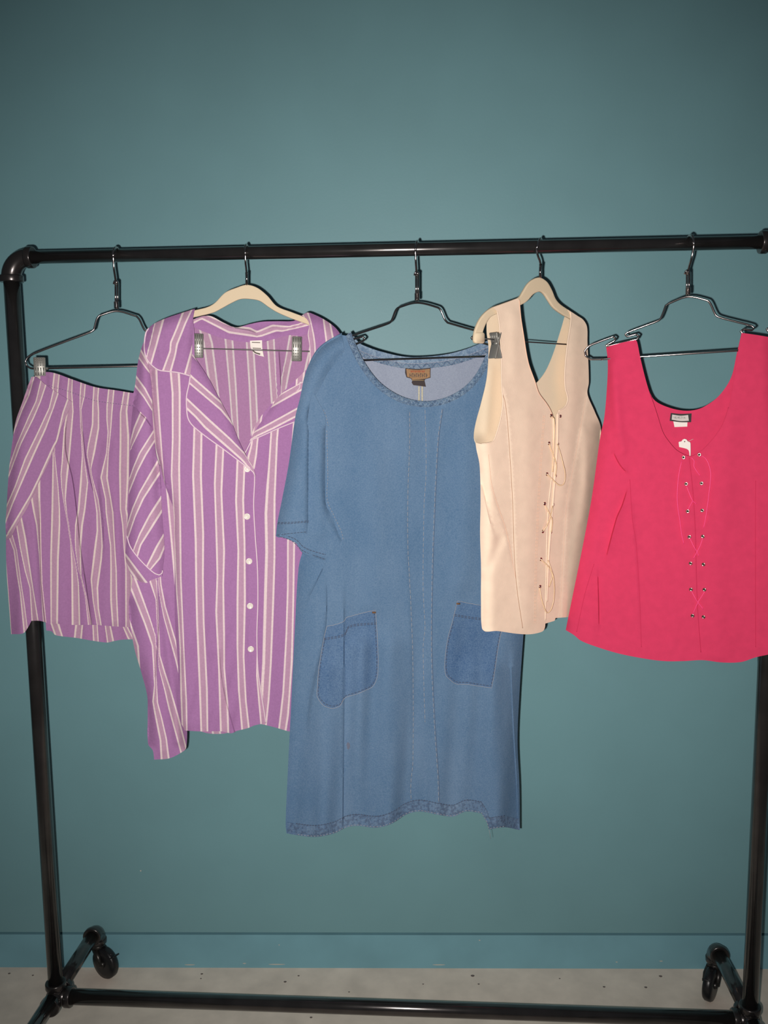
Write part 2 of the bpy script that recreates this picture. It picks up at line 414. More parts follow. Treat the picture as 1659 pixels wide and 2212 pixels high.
def patch(name, parent, panel, quad, mat, e=.0012, thick=.0006, step=4, corner=50, label=None):
    """a small piece of cloth or tape sewn on a panel"""
    P = Panel.__new__(Panel)
    class Sub: pass
    class HP:   # plane that follows the panel relief
        def pts(self, Q, off): return panel.plane.pts(Q, panel.off+panel.h(Q)+off)
        def pt(self, x, y, off=0): return Vector(self.pts([(x, y)], off)[0])
    return Panel(name, parent, HP(), e, quad, mat, step=step, thick=thick, corner=corner, label=label, align=getattr(panel, 'relief', ()))
T = lambda ox, oy, sc, L: [(ox+sc*x, oy+sc*y) for x, y in L]

# ---------------------------------------------------------------- clothes rack
LB = RC-RD*HW; RB = RC+RD*HW; Z = Vector((0, 0, 1)); R1, R2 = .0134, .0167
rack = empty('clothes_rack', RC, 'black pipe clothes rack on casters standing before the teal wall, holding every hanger', 'clothes rack')
def bar(name, a, b, r, mat=MAT['pipe'], label=None): return tube(name, [a, a+(b-a)*.5, b], r, mat, rack, 28, label=label)
er = .040
bar('top_rail', LB+RD*er*.8+Z*ZT, RB-RD*er*.8+Z*ZT, R1)
bar('post', LB+Z*ZB, LB+Z*(ZT-er*.8), R2); bar('post', RB+Z*ZB, RB+Z*(ZT-er*.8), R2)
bar('bottom_rail', LB+Z*ZB+RD*.02, RB+Z*ZB-RD*.02, R2)
def ring(p, d, r, hl): return lathe_geo([(-hl, r*.86), (-hl, r*.97), (-hl*.7, r), (hl*.7, r), (hl, r*.97), (hl, r*.86)], p, d, 28)
for base, sg in ((LB, 1), (RB, -1)):
    c = base+Z*ZT; pts = []
    for k in range(13):
        a = math.pi/2*k/12
        pts.append(c+RD*sg*(er-er*math.cos(a))*1 + Z*(-er+er*math.sin(a)))
    V, Fc = merge([tube_geo(pts, [.0205-.0022*k/12 for k in range(13)], 28), ring(c-Z*(er+.003), Z, .0245, .007), ring(c+RD*sg*(er+.003), RD, .0225, .007)])
    mesh_obj('elbow_fitting', V, Fc, MAT['fit'], rack)
def sphere_geo(c, r, sx=1, sy=1, sz=1, n=14):
    V, Fc = [], []
    for i in range(n+1):
        a = math.pi*i/n
        for j in range(n*2):
            b = math.pi*j/n; V.append(Vector(c)+Vector((r*sx*math.sin(a)*math.cos(b), r*sy*math.sin(a)*math.sin(b), r*sz*math.cos(a))))
    m = n*2
    for i in range(n):
        for j in range(m): Fc.append((i*m+j, (i+1)*m+j, (i+1)*m+(j+1) % m, i*m+(j+1) % m))
    return V, Fc
LEG = .250; CR_ = .041
def caster(top, yawd, parent):
    """caster hanging below `top` (pipe end), wheel on the floor"""
    d = Vector((math.cos(yawd), math.sin(yawd), 0)); s_ = Vector((-d.y, d.x, 0))
    wc = Vector((top.x, top.y, 0))+d*.026+Z*CR_
    cst = mesh_obj('caster', *merge([lathe_geo([(0, .012), (-.006, .018), (-.014, .018), (-.016, .010)], top, Z, 20),
        tube_geo([wc+s_*.0155+Z*.0, wc+s_*.0155+Z*.018-d*.008, Vector((top.x, top.y, top.z-.014))+s_*.011], [.006, .007, .008], 8),
        tube_geo([wc-s_*.0155, wc-s_*.0155+Z*.018-d*.008, Vector((top.x, top.y, top.z-.014))-s_*.011], [.006, .007, .008], 8)]), MAT['cast'], parent)
    mesh_obj('wheel', *lathe_geo([(-.011, .010), (-.012, .026), (-.010, CR_-.003), (-.006, CR_), (.006, CR_), (.010, CR_-.003), (.012, .026), (.011, .010)], wc, s_, 32), MAT['rubber'], cst)
    mesh_obj('hub', *lathe_geo([(-.017, .004), (-.017, .007), (-.0125, .009), (.0125, .009), (.017, .007), (.017, .004)], wc, s_, 16), MAT['cast'], cst)
    mesh_obj('brake_lever', *merge([box_geo(wc+d*.030+Z*.026, (d*.8+Z*.5).normalized(), s_, (Z*.8-d*.5).normalized(), .016, .009, .0018, .001),
        tube_geo([wc+d*.012+Z*.028, wc+d*.026+Z*.030], .004, 8)]), MAT['rubber'], cst)
for base, k in ((LB, 0), (RB, 1)):
    c = base+Z*ZB
    V, Fc = merge([sphere_geo(c, .024), ring(c+Z*.030, Z, .0235, .007), ring(c+RD*(1 if k == 0 else -1)*.030, RD, .0235, .007), ring(c+RN*.034, RN, .0235, .007), ring(c-RN*.034, RN, .0235, .007),
        tube_geo([c-RN*.034, c, c+RN*.034], .0205, 24), tube_geo([c, c+Z*.03], .0205, 24), tube_geo([c, c+RD*(1 if k == 0 else -1)*.03], .0205, 24)])
    mesh_obj('corner_fitting', V, Fc, MAT['fit'], rack)
    c = c+Z*.010
    for sg in (-1, 1):          # -1: towards the wall, +1: towards the camera
        e = c+RN*sg*LEG
        bar('foot_pipe', c+RN*sg*.03, e-RN*sg*.02, R2)
        pts = [e+RN*sg*(-.03+.03*math.sin(math.pi/2*i/8))+Z*(-.03+.03*math.cos(math.pi/2*i/8)) for i in range(9)]
        V, Fc = merge([tube_geo(pts, .0205, 24), ring(e-RN*sg*.032, RN, .0235, .006), ring(pts[-1]-Z*.002, Z, .0225, .006)])
        mesh_obj('foot_elbow', V, Fc, MAT['fit'], rack)
        caster(pts[-1]-Z*.006, {(0, -1): -.55, (1, -1): -2.2, (0, 1): -1.2, (1, 1): -1.8}[(k, sg)], rack)

# ---------------------------------------------------------------- hangers
def smooth3(P, pts, off, step=3.0, corner=32):
    return [P.pt(x, y, off) for x, y in cr(pts, step, corner=corner)]
def hook3(pl, px, py_end, lean=0.0, rr=.0024, side=0.0):
    """wire hook over the rail, ending straight above (px, py_end) on the plane"""
    o = pl.o; R = R1+rr+.0006; c = o+Z*.0; end = pl.pt(px, py_end)
    pts = []
    for a in range(205, -31, -12):
        t = math.radians(a); pts.append(c+RN*math.cos(t)*R*(1.0)+Z*math.sin(t)*R+RD*(side*(a-90)/115))
    last = pts[-1]
    pts += [last+(end-last)*.35+RN*.002-Z*.004, last+(end-last)*.7+RN*.001, end]
    return cr(pts, 4, corner=120)
def clip_on(parent, pl, cx, cy, wpx, hpx, off, tilt=0.0, upper=True):
    """two-jaw metal clip, upper half ribbed, lower half studded"""
    a = (pl.pt(cx+5, cy+5*math.tan(tilt), off)-pl.pt(cx-5, cy-5*math.tan(tilt), off)).normalized(); n = pl.n; b = n.cross(a); b = -b if b.z < 0 else b
    c = pl.pt(cx, cy, off); sc = (pl.pt(cx+1, cy, off)-pl.pt(cx, cy, off)).length; hw, hh = wpx*sc/2, hpx*sc/2
    parts = [box_geo(c+n*.004, a, b, n, hw, hh, .0011, .0015), box_geo(c-n*.004, a, b, n, hw, hh, .0011, .0015), tube_geo([c-a*hw, c+a*hw], .0036, 10)]
    sgn = 1 if upper else -1
    for i in range(4):
        x = (i-1.5)*hw*.45
        parts.append(tube_geo([c+n*.0053+a*x+b*sgn*hh*.1, c+n*.0053+a*x+b*sgn*hh*.92], hw*.12, 6))
        for j in range(4): parts.append(sphere_geo(c+n*.0053+a*x-b*sgn*(.14+.24*j)*hh, hw*.15, n=5))
    V, Fc = merge(parts); return mesh_obj('clip', V, Fc, MAT['chrome2'], parent)
def wire_hanger(px, yaw, label, grp, left, right, swivel_py, hub_py, r=.0022, side=0):
    pl = Plane(px, yaw); h = empty('wire_hanger', pl.o, label, 'hanger', grp)
    sx = left[0][0]
    tube('hook', hook3(pl, sx-1, swivel_py+4, side=side), .0024, MAT['chrome'], h, 10)
    top, hub = pl.pt(sx, swivel_py), pl.pt(sx, hub_py)
    dx = pl.d
    parts = [tube_geo([top-dx*.0022+Z*.002, hub-dx*.0022], .0021, 8), tube_geo([top+dx*.0022+Z*.002, hub+dx*.0022], .0021, 8), sphere_geo(top+pl.n*.003, .0042, n=8),
             tube_geo([top-dx*.006+pl.n*.002-Z*.004, top-dx*.004+pl.n*.002+Z*.002, top+pl.n*.003+Z*.004], .0022, 8)]
    for k in range(5): parts.append(lathe_geo([(-.0014, .0042), (-.0007, .0056), (.0007, .0056), (.0014, .0042)], hub+Z*(.003+.0028*k), Z, 14))
    mesh_obj('swivel_stem', *merge(parts), MAT['chrome'], h)
    path = left[::-1]+right[1:]
    frame = tube('frame', smooth3(pl, path+[path[0]], 0.0), r, MAT['chrome'], h, 10)
    return pl, h
def offset_body(h, pl, upper, lower, name='shoulder_bar'):
    """flocked hanger body, 6 mm thick with rounded rim"""
    Pn = Panel(name, h, pl, .003, upper+lower[::-1], MAT['velvet'], step=4, thick=.0065, corner=60)
    Pn.o.modifiers.remove(Pn.o.modifiers['crisp_rim']); bv = Pn.o.modifiers.new('rim', 'BEVEL'); bv.width = .0018; bv.segments = 2; bv.limit_method = 'ANGLE'; bv.angle_limit = math.radians(60); es = Pn.o.modifiers.new('crisp_rim', 'EDGE_SPLIT'); es.split_angle = math.radians(50)
    return Pn.o

# skirt hanger
pS, hS = wire_hanger(252, .24, 'plain chrome wire hanger with the striped skirt clipped to its left end', 'chrome wire hangers',
    [(252, 672), (214, 682), (209, 690), (203, 712), (196, 717), (140, 738), (75, 763), (61, 771), (55, 780), (57, 789), (66, 795), (78, 796)],
    [(252, 672), (295, 683), (301, 690), (312, 712), (320, 717), (370, 735), (420, 751), (440, 762), (446, 772), (440, 783), (425, 787)], 610, 668, side=.002)
tube('clip_pivot', [pS.pt(76, 796), pS.pt(104, 796)], .003, MAT['chrome2'], hS, 8)
clip_on(hS, pS, 86, 792, 25, 42, .002, upper=False); clip_on(hS, pS, 412, 800, 25, 46, .0, upper=False)
# shirt hanger
pV = Plane(533, .17); hV = empty('velvet_hanger', pV.o, 'beige velvet hanger seen frontally inside the striped shirt collar', 'hanger', 'beige velvet hangers')
tube('hook', hook3(pV, 533, 592), .0022, MAT['chrome'], hV, 10)
tube('neck', [pV.pt(533, 588), pV.pt(533, 600), pV.pt(533, 617)], [.0033, .0028, .0030], MAT['chrome'], hV, 12)
offset_body(hV, pV, [(331, 742), (326, 728), (338, 710), (362, 694), (390, 680), (417, 671), (448, 663), (464, 654), (486, 632), (511, 621), (533, 615), (555, 621), (577, 638), (598, 661), (630, 674), (668, 688), (700, 700), (724, 715), (735, 732), (733, 748)],
            [(345, 742), (342, 730), (350, 718), (370, 705), (395, 693), (417, 686), (461, 675), (479, 666), (501, 654), (520, 646), (542, 646), (561, 650), (580, 663), (598, 674), (630, 688), (665, 701), (700, 716), (715, 724), (721, 735), (719, 748)])
tube('crossbar', [pV.pt(338, 748), pV.pt(437, 753), pV.pt(660, 759), pV.pt(727, 761)], .0013, MAT['bar'], hV, 8)
clip_on(hV, pV, 429, 747, 20, 52, .003, .04); clip_on(hV, pV, 641, 754, 21, 52, .003, .03)
# dress hanger
pD, hD = wire_hanger(902, .18, 'chrome wire hanger with shoulder notches carrying the denim dress', 'chrome wire hangers',
    [(901, 654), (862, 664), (855, 670), (846, 692), (840, 698), (800, 712), (762, 725), (757, 729), (762, 733), (783, 727), (788, 732), (782, 738), (742, 752), (715, 761), (708, 770), (714, 778), (726, 780)],
    [(901, 654), (945, 664), (952, 670), (961, 690), (967, 697), (1005, 708), (1042, 718), (1046, 723), (1022, 726), (1018, 730), (1024, 735), (1060, 746), (1085, 755), (1090, 762), (1084, 768), (1070, 769)], 591, 650, side=.004)
# vest hanger
pC = Plane(1168, .66); hC = empty('velvet_hanger', pC.o, 'beige velvet hanger turned sideways, tip sticking out of the cream vest armhole', 'hanger', 'beige velvet hangers')
tube('hook', hook3(pC, 1168, 572, side=.010), .0022, MAT['chrome'], hC, 10)
tube('neck', [pC.pt(1168, 570), pC.pt(1167, 585), pC.pt(1167, 601)], [.0033, .0028, .0030], MAT['chrome'], hC, 12)
offset_body(hC, pC, [(1025, 738), (1025, 728), (1027, 715), (1034, 696), (1045, 679), (1062, 665), (1085, 656), (1110, 647), (1123, 641), (1131, 629), (1141, 613), (1151, 604), (1166, 599), (1182, 608), (1193, 626), (1201, 645), (1210, 656), (1227, 668), (1245, 680), (1258, 693), (1264, 712), (1265, 735)],
            [(1042, 738), (1042, 728), (1045, 714), (1052, 697), (1062, 684), (1080, 676), (1105, 667), (1130, 657), (1140, 650), (1154, 635), (1167, 630), (1176, 635), (1185, 648), (1197, 665), (1217, 680), (1235, 690), (1247, 702), (1253, 718), (1255, 738)])
V, Fc = box_geo(pC.pt(1034, 730), pC.d, Z, pC.n, .0125, .0105, .0045, .004)
mesh_obj('bar_end_block', V, Fc, MAT['velvet'], hC)
tube('crossbar', [pC.pt(1036, 731), pC.pt(1100, 736), pC.pt(1223, 744), pC.pt(1262, 746)], .0013, MAT['bar'], hC, 8)
def side_clip(parent, pl, cx, cy):
    n = pl.d; b = Z; a = pl.n; c = pl.pt(cx, cy)
    parts = [tube_geo([c-a*.006, c+a*.006], .003, 8)]
    for sg in (-1, 1):
        q = (b*math.cos(.28*sg)+n*math.sin(.28*sg)).normalized(); nn = a.cross(q).normalized()
        parts.append(box_geo(c-q*.004, a, q, nn, .0105, .026, .0011, .0015))
        for i in range(4): parts.append(tube_geo([c+a*(i-1.5)*.005+nn*.0012+q*.003, c+a*(i-1.5)*.005+nn*.0012+q*.022], .0011, 6))
    V, Fc = merge(parts); return mesh_obj('clip', V, Fc, MAT['chrome2'], parent)
side_clip(hC, pC, 1070, 742)
# pink top hanger
pP, hP = wire_hanger(1490, -.28, 'chrome wire hanger with notches holding the wide pink straps', 'chrome wire hangers',
    [(1486, 641), (1446, 655), (1438, 660), (1428, 686), (1423, 692), (1390, 705), (1354, 719), (1351, 723), (1355, 727), (1374, 722), (1380, 726), (1376, 733), (1340, 741), (1311, 748), (1309, 746), (1327, 736), (1330, 731), (1325, 727), (1300, 736), (1272, 748), (1263, 758), (1265, 769), (1276, 776), (1300, 776)],
    [(1486, 641), (1527, 649), (1534, 655), (1546, 680), (1553, 685), (1590, 695), (1624, 704), (1629, 709), (1624, 713), (1606, 711), (1600, 716), (1606, 722), (1640, 727), (1674, 733), (1677, 729), (1662, 718), (1656, 711), (1663, 707), (1690, 716), (1715, 726), (1722, 737), (1716, 748), (1700, 750)], 588, 638, side=-.004)

# ================================================================ striped skirt
A1 = lambda L: T(0, 780, .1808, L); A2 = lambda L: T(0, 1080, .1808, L)
sk = empty('striped_skirt', pS.o, 'lilac pink striped gathered skirt hanging from a clip beside the left pipe post', 'skirt')
skb = [(-2, [(6, 1297), (11, 1367)], [(18, 1297), (23, 1367)]),
  (-1, A2([(110, 450), (170, 600), (210, 900), (245, 1100), (290, 1550)]), A2([(150, 430), (200, 600), (250, 1000), (290, 1250), (330, 1550)])),
  (0, A2([(190, 250), (200, 320), (240, 580), (300, 850), (360, 1050), (380, 1420)]), A2([(240, 150), (250, 210), (300, 450), (340, 720), (390, 1050), (450, 1400)])),
  (1, [(67, 1069), (74, 1107), (80, 1134), (86, 1200), (89, 1261), (93, 1333)], [(85, 1042), (85, 1080), (87, 1134), (88, 1200), (90, 1261), (98, 1333)]),
  (2, [(118, 807), (114, 840), (114, 900), (116, 975), (113, 1100), (110, 1200), (110, 1345)], [(128, 807), (124, 848), (122, 900), (117, 978), (126, 1050), (129, 1100), (129, 1134), (125, 1206), (123, 1345)]),
  (3, [(149, 818), (146, 847), (145, 890), (139, 925), (134, 997), (131, 1024), (133, 1055), (139, 1090), (147, 1130), (154, 1175), (156, 1225), (157, 1345)],
      [(156, 818), (155, 850), (156, 861), (158, 888), (154, 934), (148, 997), (143, 1042), (140, 1078), (145, 1125), (155, 1179), (165, 1220), (170, 1260), (172, 1345)]),
  (4, [(175, 828), (173, 855), (173, 885), (176, 930), (179, 983), (174, 1051), (170, 1100), (163, 1134), (162, 1167), (163, 1190), (168, 1230), (174, 1243), (185, 1290), (191, 1347)],
      [(184, 830), (182, 855), (174, 885), (177, 930), (181, 984), (190, 1042), (183, 1100), (177, 1134), (173, 1180), (174, 1243), (186, 1290), (197, 1347)]),
  (5, [(203, 836), (201, 870), (200, 916), (190, 961), (187, 982), (194, 1013), (197, 1030), (206, 1080), (210, 1107), (211, 1147), (205, 1188), (197, 1252), (201, 1297), (210, 1351)],
      [(213, 836), (211, 861), (213, 888), (213, 925), (204, 975), (195, 1013), (198, 1030), (212, 1080), (216, 1107), (219, 1147), (221, 1180), (219, 1207), (210, 1270), (212, 1315), (218, 1351)]),
  (6, [(235, 841), (231, 879), (231, 907), (234, 934), (231, 979), (218, 1031), (228, 1078), (229, 1107), (235, 1152), (239, 1179), (240, 1225), (240, 1297), (244, 1351)],
      [(246, 841), (242, 888), (239, 925), (233, 979), (231, 1033), (239, 1078), (244, 1107), (246, 1152), (248, 1188), (251, 1234), (252, 1288), (255, 1351)]),
  (7, [(268, 847), (260, 892), (260, 961), (259, 1015), (260, 1100), (265, 1134), (268, 1180), (272, 1225), (272, 1351)],
      [(278, 847), (273, 888), (277, 943), (276, 1033), (272, 1100), (275, 1116), (276, 1152), (278, 1190), (284, 1250), (284, 1351)])]
sk_side = [(72, 812), (50, 870), (35, 910), (27, 960), (20, 1020), (14, 1100), (13, 1165), (14, 1230), (24, 1370)]
sk_r = [(420, 835), (428, 1000), (432, 1380)]
Panel('back_panel', sk, pS, -.012, [(78, 806), (97, 804), (118, 807), (160, 822), (205, 837), (250, 844), (300, 851), (360, 848), (424, 836), (434, 1000), (438, 1370), (400, 1384), (330, 1382), (285, 1381), (262, 1382), (245, 1385), (232, 1388), (200, 1384), (165, 1378), (130, 1374), (118, 1371), (112, 1364), (100, 1362), (98, 1340), (40, 1330), (22, 1200), (20, 1100), (40, 930)],
      MAT['stripe2'], 7, relief=[('round', sk_r, -.012, 20), ('round', sk_side, -.010, 16)], waves=[(.004, 60, .5, 0, 900, 1380)], bands=[(-1, [(60, 850), (75, 1380)], [(70, 850), (86, 1380)]), (0, [(112, 1350), (120, 1372)], [(126, 1350), (134, 1374)]), (1, [(165, 1350), (161, 1380)], [(178, 1350), (175, 1380)]), (2, [(201, 1350), (203, 1385)], [(210, 1350), (212, 1385)]), (3, [(227, 1350), (232, 1385)], [(237, 1350), (244, 1385)]), (4, [(265, 1350), (280, 1382)], [(272, 1350), (288, 1382)])], period=42)
skf = Panel('front_panel', sk, pS, .004, [(80, 812), (97, 804), (118, 806), (160, 821), (205, 836), (250, 843), (300, 850), (360, 847), (420, 835), (428, 1000), (432, 1350), (380, 1356), (290, 1355), (245, 1353), (205, 1350), (160, 1350), (112, 1347), (108, 1349), (97, 1344), (85, 1341), (68, 1341), (60, 1356), (50, 1368), (24, 1370), (18, 1290), (14, 1230), (13, 1165), (16, 1090), (22, 1020), (29, 960), (38, 910), (52, 870), (66, 830)],
      MAT['stripe2'], 3, relief=[('round', sk_r, .014, 20), ('round', sk_side, .014, 16),
        ('tuckl', [(152, 868), (141, 925), (141, 975), (155, 1033), (164, 1100), (172, 1180), (184, 1260), (196, 1348)], .010, 15), ('tuck', [(86, 1030), (87, 1134), (90, 1261), (98, 1340)], .007, 10),
        ('tuckl', [(208, 1020), (216, 1080), (222, 1150), (222, 1220)], .006, 12), ('tuckl', [(172, 880), (178, 940), (186, 1000), (197, 1050), (214, 1100)], .007, 14), ('ridge', [(235, 960), (220, 1030), (238, 1130), (248, 1340)], .006, 12),
        ('ridge', [(60, 1130), (70, 1220), (78, 1335)], .005, 8), ('ridge', [(118, 1000), (120, 1340)], .005, 12), ('ridge', [(268, 900), (268, 1100), (276, 1340)], .004, 12)],
      waves=[(.002, 26, 0, 0, 850, 830), (.0035, 45, 1., 0, 860, 1350)], bands=skb, period=44)
fl = Panel('folded_front_edge', sk, pS, .016, [(68, 814, ), (78, 814), (100, 832), (130, 852), (156, 868), (147, 890), (136, 915), (124, 952), (115, 975), (100, 1010), (80, 1050), (60, 1095), (38, 1132), (23, 1160), (14, 1166), (12, 1135), (14, 1100), (19, 1020), (26, 960), (34, 910), (48, 870), (62, 830)],
      MAT['stripe2'], 5, relief=[('round', sk_side, .016, 14), ('ridge', [(90, 860), (60, 960), (30, 1080)], .004, 14)],
      bands=[(-1, [(62, 820), (53, 852), (37, 887)], [(72, 820), (63, 852), (47, 887), (20, 960)]), (0, [(85, 836), (78, 867), (61, 903), (36, 961), (24, 997)], [(96, 841), (87, 867), (72, 903), (45, 957), (25, 1010)]),
             (1, [(114, 850), (107, 881), (78, 943), (54, 992), (33, 1051), (18, 1085)], [(123, 856), (114, 883), (98, 925), (72, 982), (42, 1051), (27, 1087), (18, 1112)]),
             (2, [(146, 864), (136, 892), (123, 952), (116, 964), (87, 1028), (67, 1069), (45, 1105)], [(158, 866), (148, 892), (134, 952), (127, 964), (98, 1028), (78, 1069)])], period=40, sdir=(-.5, 1))
skf.stitches('waist_topstitch', [[(105, 833), (150, 846), (200, 864), (250, 872), (300, 878)]], MAT['threadd'], .0004, 3, 3)

# ================================================================ striped shirt
A = lambda L: T(270, 650, .1808, L); B = lambda L: T(260, 900, .1808, L); C = lambda L: T(260, 1250, .2411, L); D = lambda L: T(490, 650, .1808, L)
sh = empty('striped_shirt', pV.o, 'lilac pink striped button shirt with open notched collar and white piping', 'shirt')
rs = [(700, 760), (705, 1000), (700, 1300), (694, 1585)]
Panel('back_panel', sh, pV, -.020, [(420, 700), (440, 712), (480, 722), (530, 728), (590, 724), (640, 708), (668, 700), (735, 735), (720, 800), (706, 900), (706, 1300), (702, 1560), (560, 1560), (480, 1585), (420, 1570), (330, 1400), (320, 1200), (330, 900), (325, 780), (330, 735)],
      MAT['inner'], 7, relief=[('tuckl', [(600, 740), (604, 800), (606, 852)], .012, 18), ('round', rs, -.012, 20), ('ridge', [(470, 740), (500, 930)], .004, 20)],
      bands=[(0, A([(890, 330), (940, 500), (1000, 930), (1010, 1000)]), A([(1000, 375), (1040, 500), (1090, 900), (1120, 1150)])),
        (1, [(487, 733), (494, 813), (501, 903), (503, 921)], [(502, 736), (509, 831), (512, 894), (514, 939)]), (2, [(533, 737), (539, 831), (544, 943)], [(545, 737), (548, 766), (552, 831), (556, 921)]),
        (3, [(578, 733), (588, 876)], [(591, 733), (594, 777), (600, 860)]), (4, [(626, 728), (617, 777), (608, 813), (607, 851)], [(642, 722), (627, 786), (617, 838)])], period=50)
sp_ = Panel('side_panel', sh, pV, -.006, [(292, 1200), (285, 1262), (278, 1310), (289, 1395), (306, 1455), (318, 1503), (319, 1540), (320, 1607), (330, 1621), (333, 1641), (366, 1638), (391, 1626), (402, 1616), (404, 1560), (402, 1400), (395, 1200), (385, 1050), (340, 1000), (318, 1050)],
      MAT['stripe'], 3, relief=[('round', [(278, 1300), (289, 1395), (306, 1455), (318, 1503), (320, 1607)], .012, 14), ('round', [(404, 1300), (404, 1616)], .016, 16), ('tuckl', [(339, 1255), (341, 1350), (337, 1420), (332, 1515)], .006, 14), ('ridge', [(350, 1290), (368, 1450), (385, 1600)], .007, 10), ('ridge', [(300, 1300), (325, 1400), (330, 1500), (350, 1620)], .005, 14)],
      bands=[(0, [(289, 1286), (313, 1346), (330, 1395), (333, 1443), (335, 1480), (331, 1515), (335, 1539), (347, 1600), (349, 1638)], [(299, 1269), (325, 1339), (337, 1375), (339, 1407), (337, 1460), (340, 1518), (349, 1551), (359, 1595), (364, 1636)]),
        (1, [(325, 1257), (338, 1295), (340, 1350), (341, 1419), (343, 1443), (356, 1491), (366, 1534), (390, 1621)], [(339, 1257), (341, 1295), (342, 1350), (344, 1416), (356, 1455), (368, 1491), (384, 1545), (398, 1600)]),
        (2, [(341, 1250), (343, 1281), (354, 1334), (380, 1423), (398, 1500)], [(344, 1230), (347, 1264), (356, 1310), (378, 1383), (400, 1470)])], period=46)
fr_b = [(0, [(319, 804), (324, 831), (331, 912), (336, 972), (350, 1027), (352, 1045), (354, 1060), (354, 1580)], [(338, 800), (339, 831), (345, 920), (349, 972), (354, 1039), (356, 1050), (358, 1065), (358, 1580)]),
  (1, [(369, 807), (373, 849), (373, 948), (370, 1027), (376, 1117), (376, 1153), (382, 1280), (386, 1330), (390, 1400), (392, 1500), (395, 1578)], [(386, 807), (388, 849), (388, 948), (387, 1008), (389, 1135), (390, 1250), (393, 1322), (397, 1419), (402, 1515), (403, 1578)]),
  (2, [(423, 850), (420, 922), (417, 1027), (423, 1171), (424, 1250), (426, 1346), (432, 1491), (435, 1578)], [(438, 850), (435, 936), (434, 1027), (439, 1153), (438, 1250), (440, 1346), (447, 1491), (448, 1578)]),
  (3, [(468, 930), (468, 960), (464, 1045), (468, 1171), (470, 1244), (467, 1322), (473, 1443), (477, 1578)], [(483, 930), (482, 972), (478, 1063), (480, 1108), (484, 1189), (482, 1262), (484, 1371), (484, 1443), (491, 1515), (493, 1580)]),
  (4, [(514, 960), (513, 996), (510, 1081), (515, 1189), (513, 1298), (513, 1395), (516, 1491), (523, 1575)], [(529, 960), (528, 1007), (525, 1081), (528, 1171), (529, 1298), (526, 1419), (531, 1515), (537, 1568)]),
  (5.05, [(560, 960), (562, 1300), (557, 1460), (566, 1562)], [(575, 960), (577, 1300), (569, 1480), (576, 1562)])]
Panel('right_front', sh, pV, .002, [(560, 905), (660, 800), (730, 735), (712, 860), (704, 1000), (702, 1300), (696, 1584), (626, 1580), (600, 1573), (573, 1566), (540, 1560), (530, 1400), (530, 1100), (532, 985)],
      MAT['stripe'], 6, relief=[('round', rs, .012, 22)], waves=[(.003, 70, 0, 0, 1000, 1560)],
      bands=[(0, [(545, 950), (543, 965), (537, 985), (532, 1020), (505, 1060), (480, 1580)], [(558, 940), (556, 951), (553, 985), (548, 1012), (525, 1060), (498, 1580)]),
        (1, [(586, 934), (580, 1030), (575, 1110), (577, 1191), (574, 1303), (571, 1431), (567, 1500), (562, 1570)], [(600, 928), (598, 950), (593, 1078), (593, 1207), (590, 1303), (585, 1431), (580, 1512), (574, 1569)]),
        (2, [(634, 930), (626, 1050), (622, 1175), (622, 1271), (619, 1367), (612, 1496), (603, 1573)], [(648, 930), (640, 1050), (635, 1181), (633, 1303), (630, 1431), (622, 1544), (617, 1576)])], period=48)
lf_left = [(326, 800), (326, 831), (329, 900), (332, 945), (345, 1000), (354, 1039), (366, 1075), (374, 1099), (377, 1207), (378, 1346), (385, 1443), (388, 1551), (397, 1578)]
lf = Panel('left_front', sh, pV, .010, [(318, 760), (326, 831), (329, 900), (332, 945), (345, 1000), (354, 1039), (366, 1075), (374, 1099), (377, 1207), (378, 1346), (385, 1443), (388, 1551), (399, 1578), (435, 1580), (480, 1580), (500, 1584), (511, 1579), (535, 1573), (550, 1567), (574, 1562), (571, 1540), (563, 1490), (557, 1443), (555, 1371), (557, 1298), (556, 1225), (551, 1153), (548, 1090), (550, 1037), (547, 1018), (500, 950), (430, 840), (418, 700), (415, 680), (360, 700), (325, 715)],
      MAT['stripe'], 3, relief=[('round', lf_left, .012, 12), ('tuckl', [(470, 1360), (476, 1450), (486, 1510), (505, 1580)], .005, 14), ('ridge', [(410, 1200), (412, 1560)], .004, 20), ('tuckl', [(532, 1060), (533, 1300), (535, 1480)], .002, 10), ('ridge', [(455, 1100), (458, 1400)], .004, 18), ('tuck', [(330, 840), (342, 950), (360, 1040)], .006, 12)],
      waves=[(.003, 95, 2., 0, 1000, 1560), (.0015, 33, 0, .3, 1200, 1560)], bands=fr_b, period=48)
lf.tube('piping', [(545, 1012), (549, 1020), (550, 1037), (548, 1090), (551, 1153), (556, 1225), (557, 1298), (555, 1371), (557, 1443), (563, 1490), (571, 1540), (574, 1562)], .0014, MAT['piping'], e=.001)
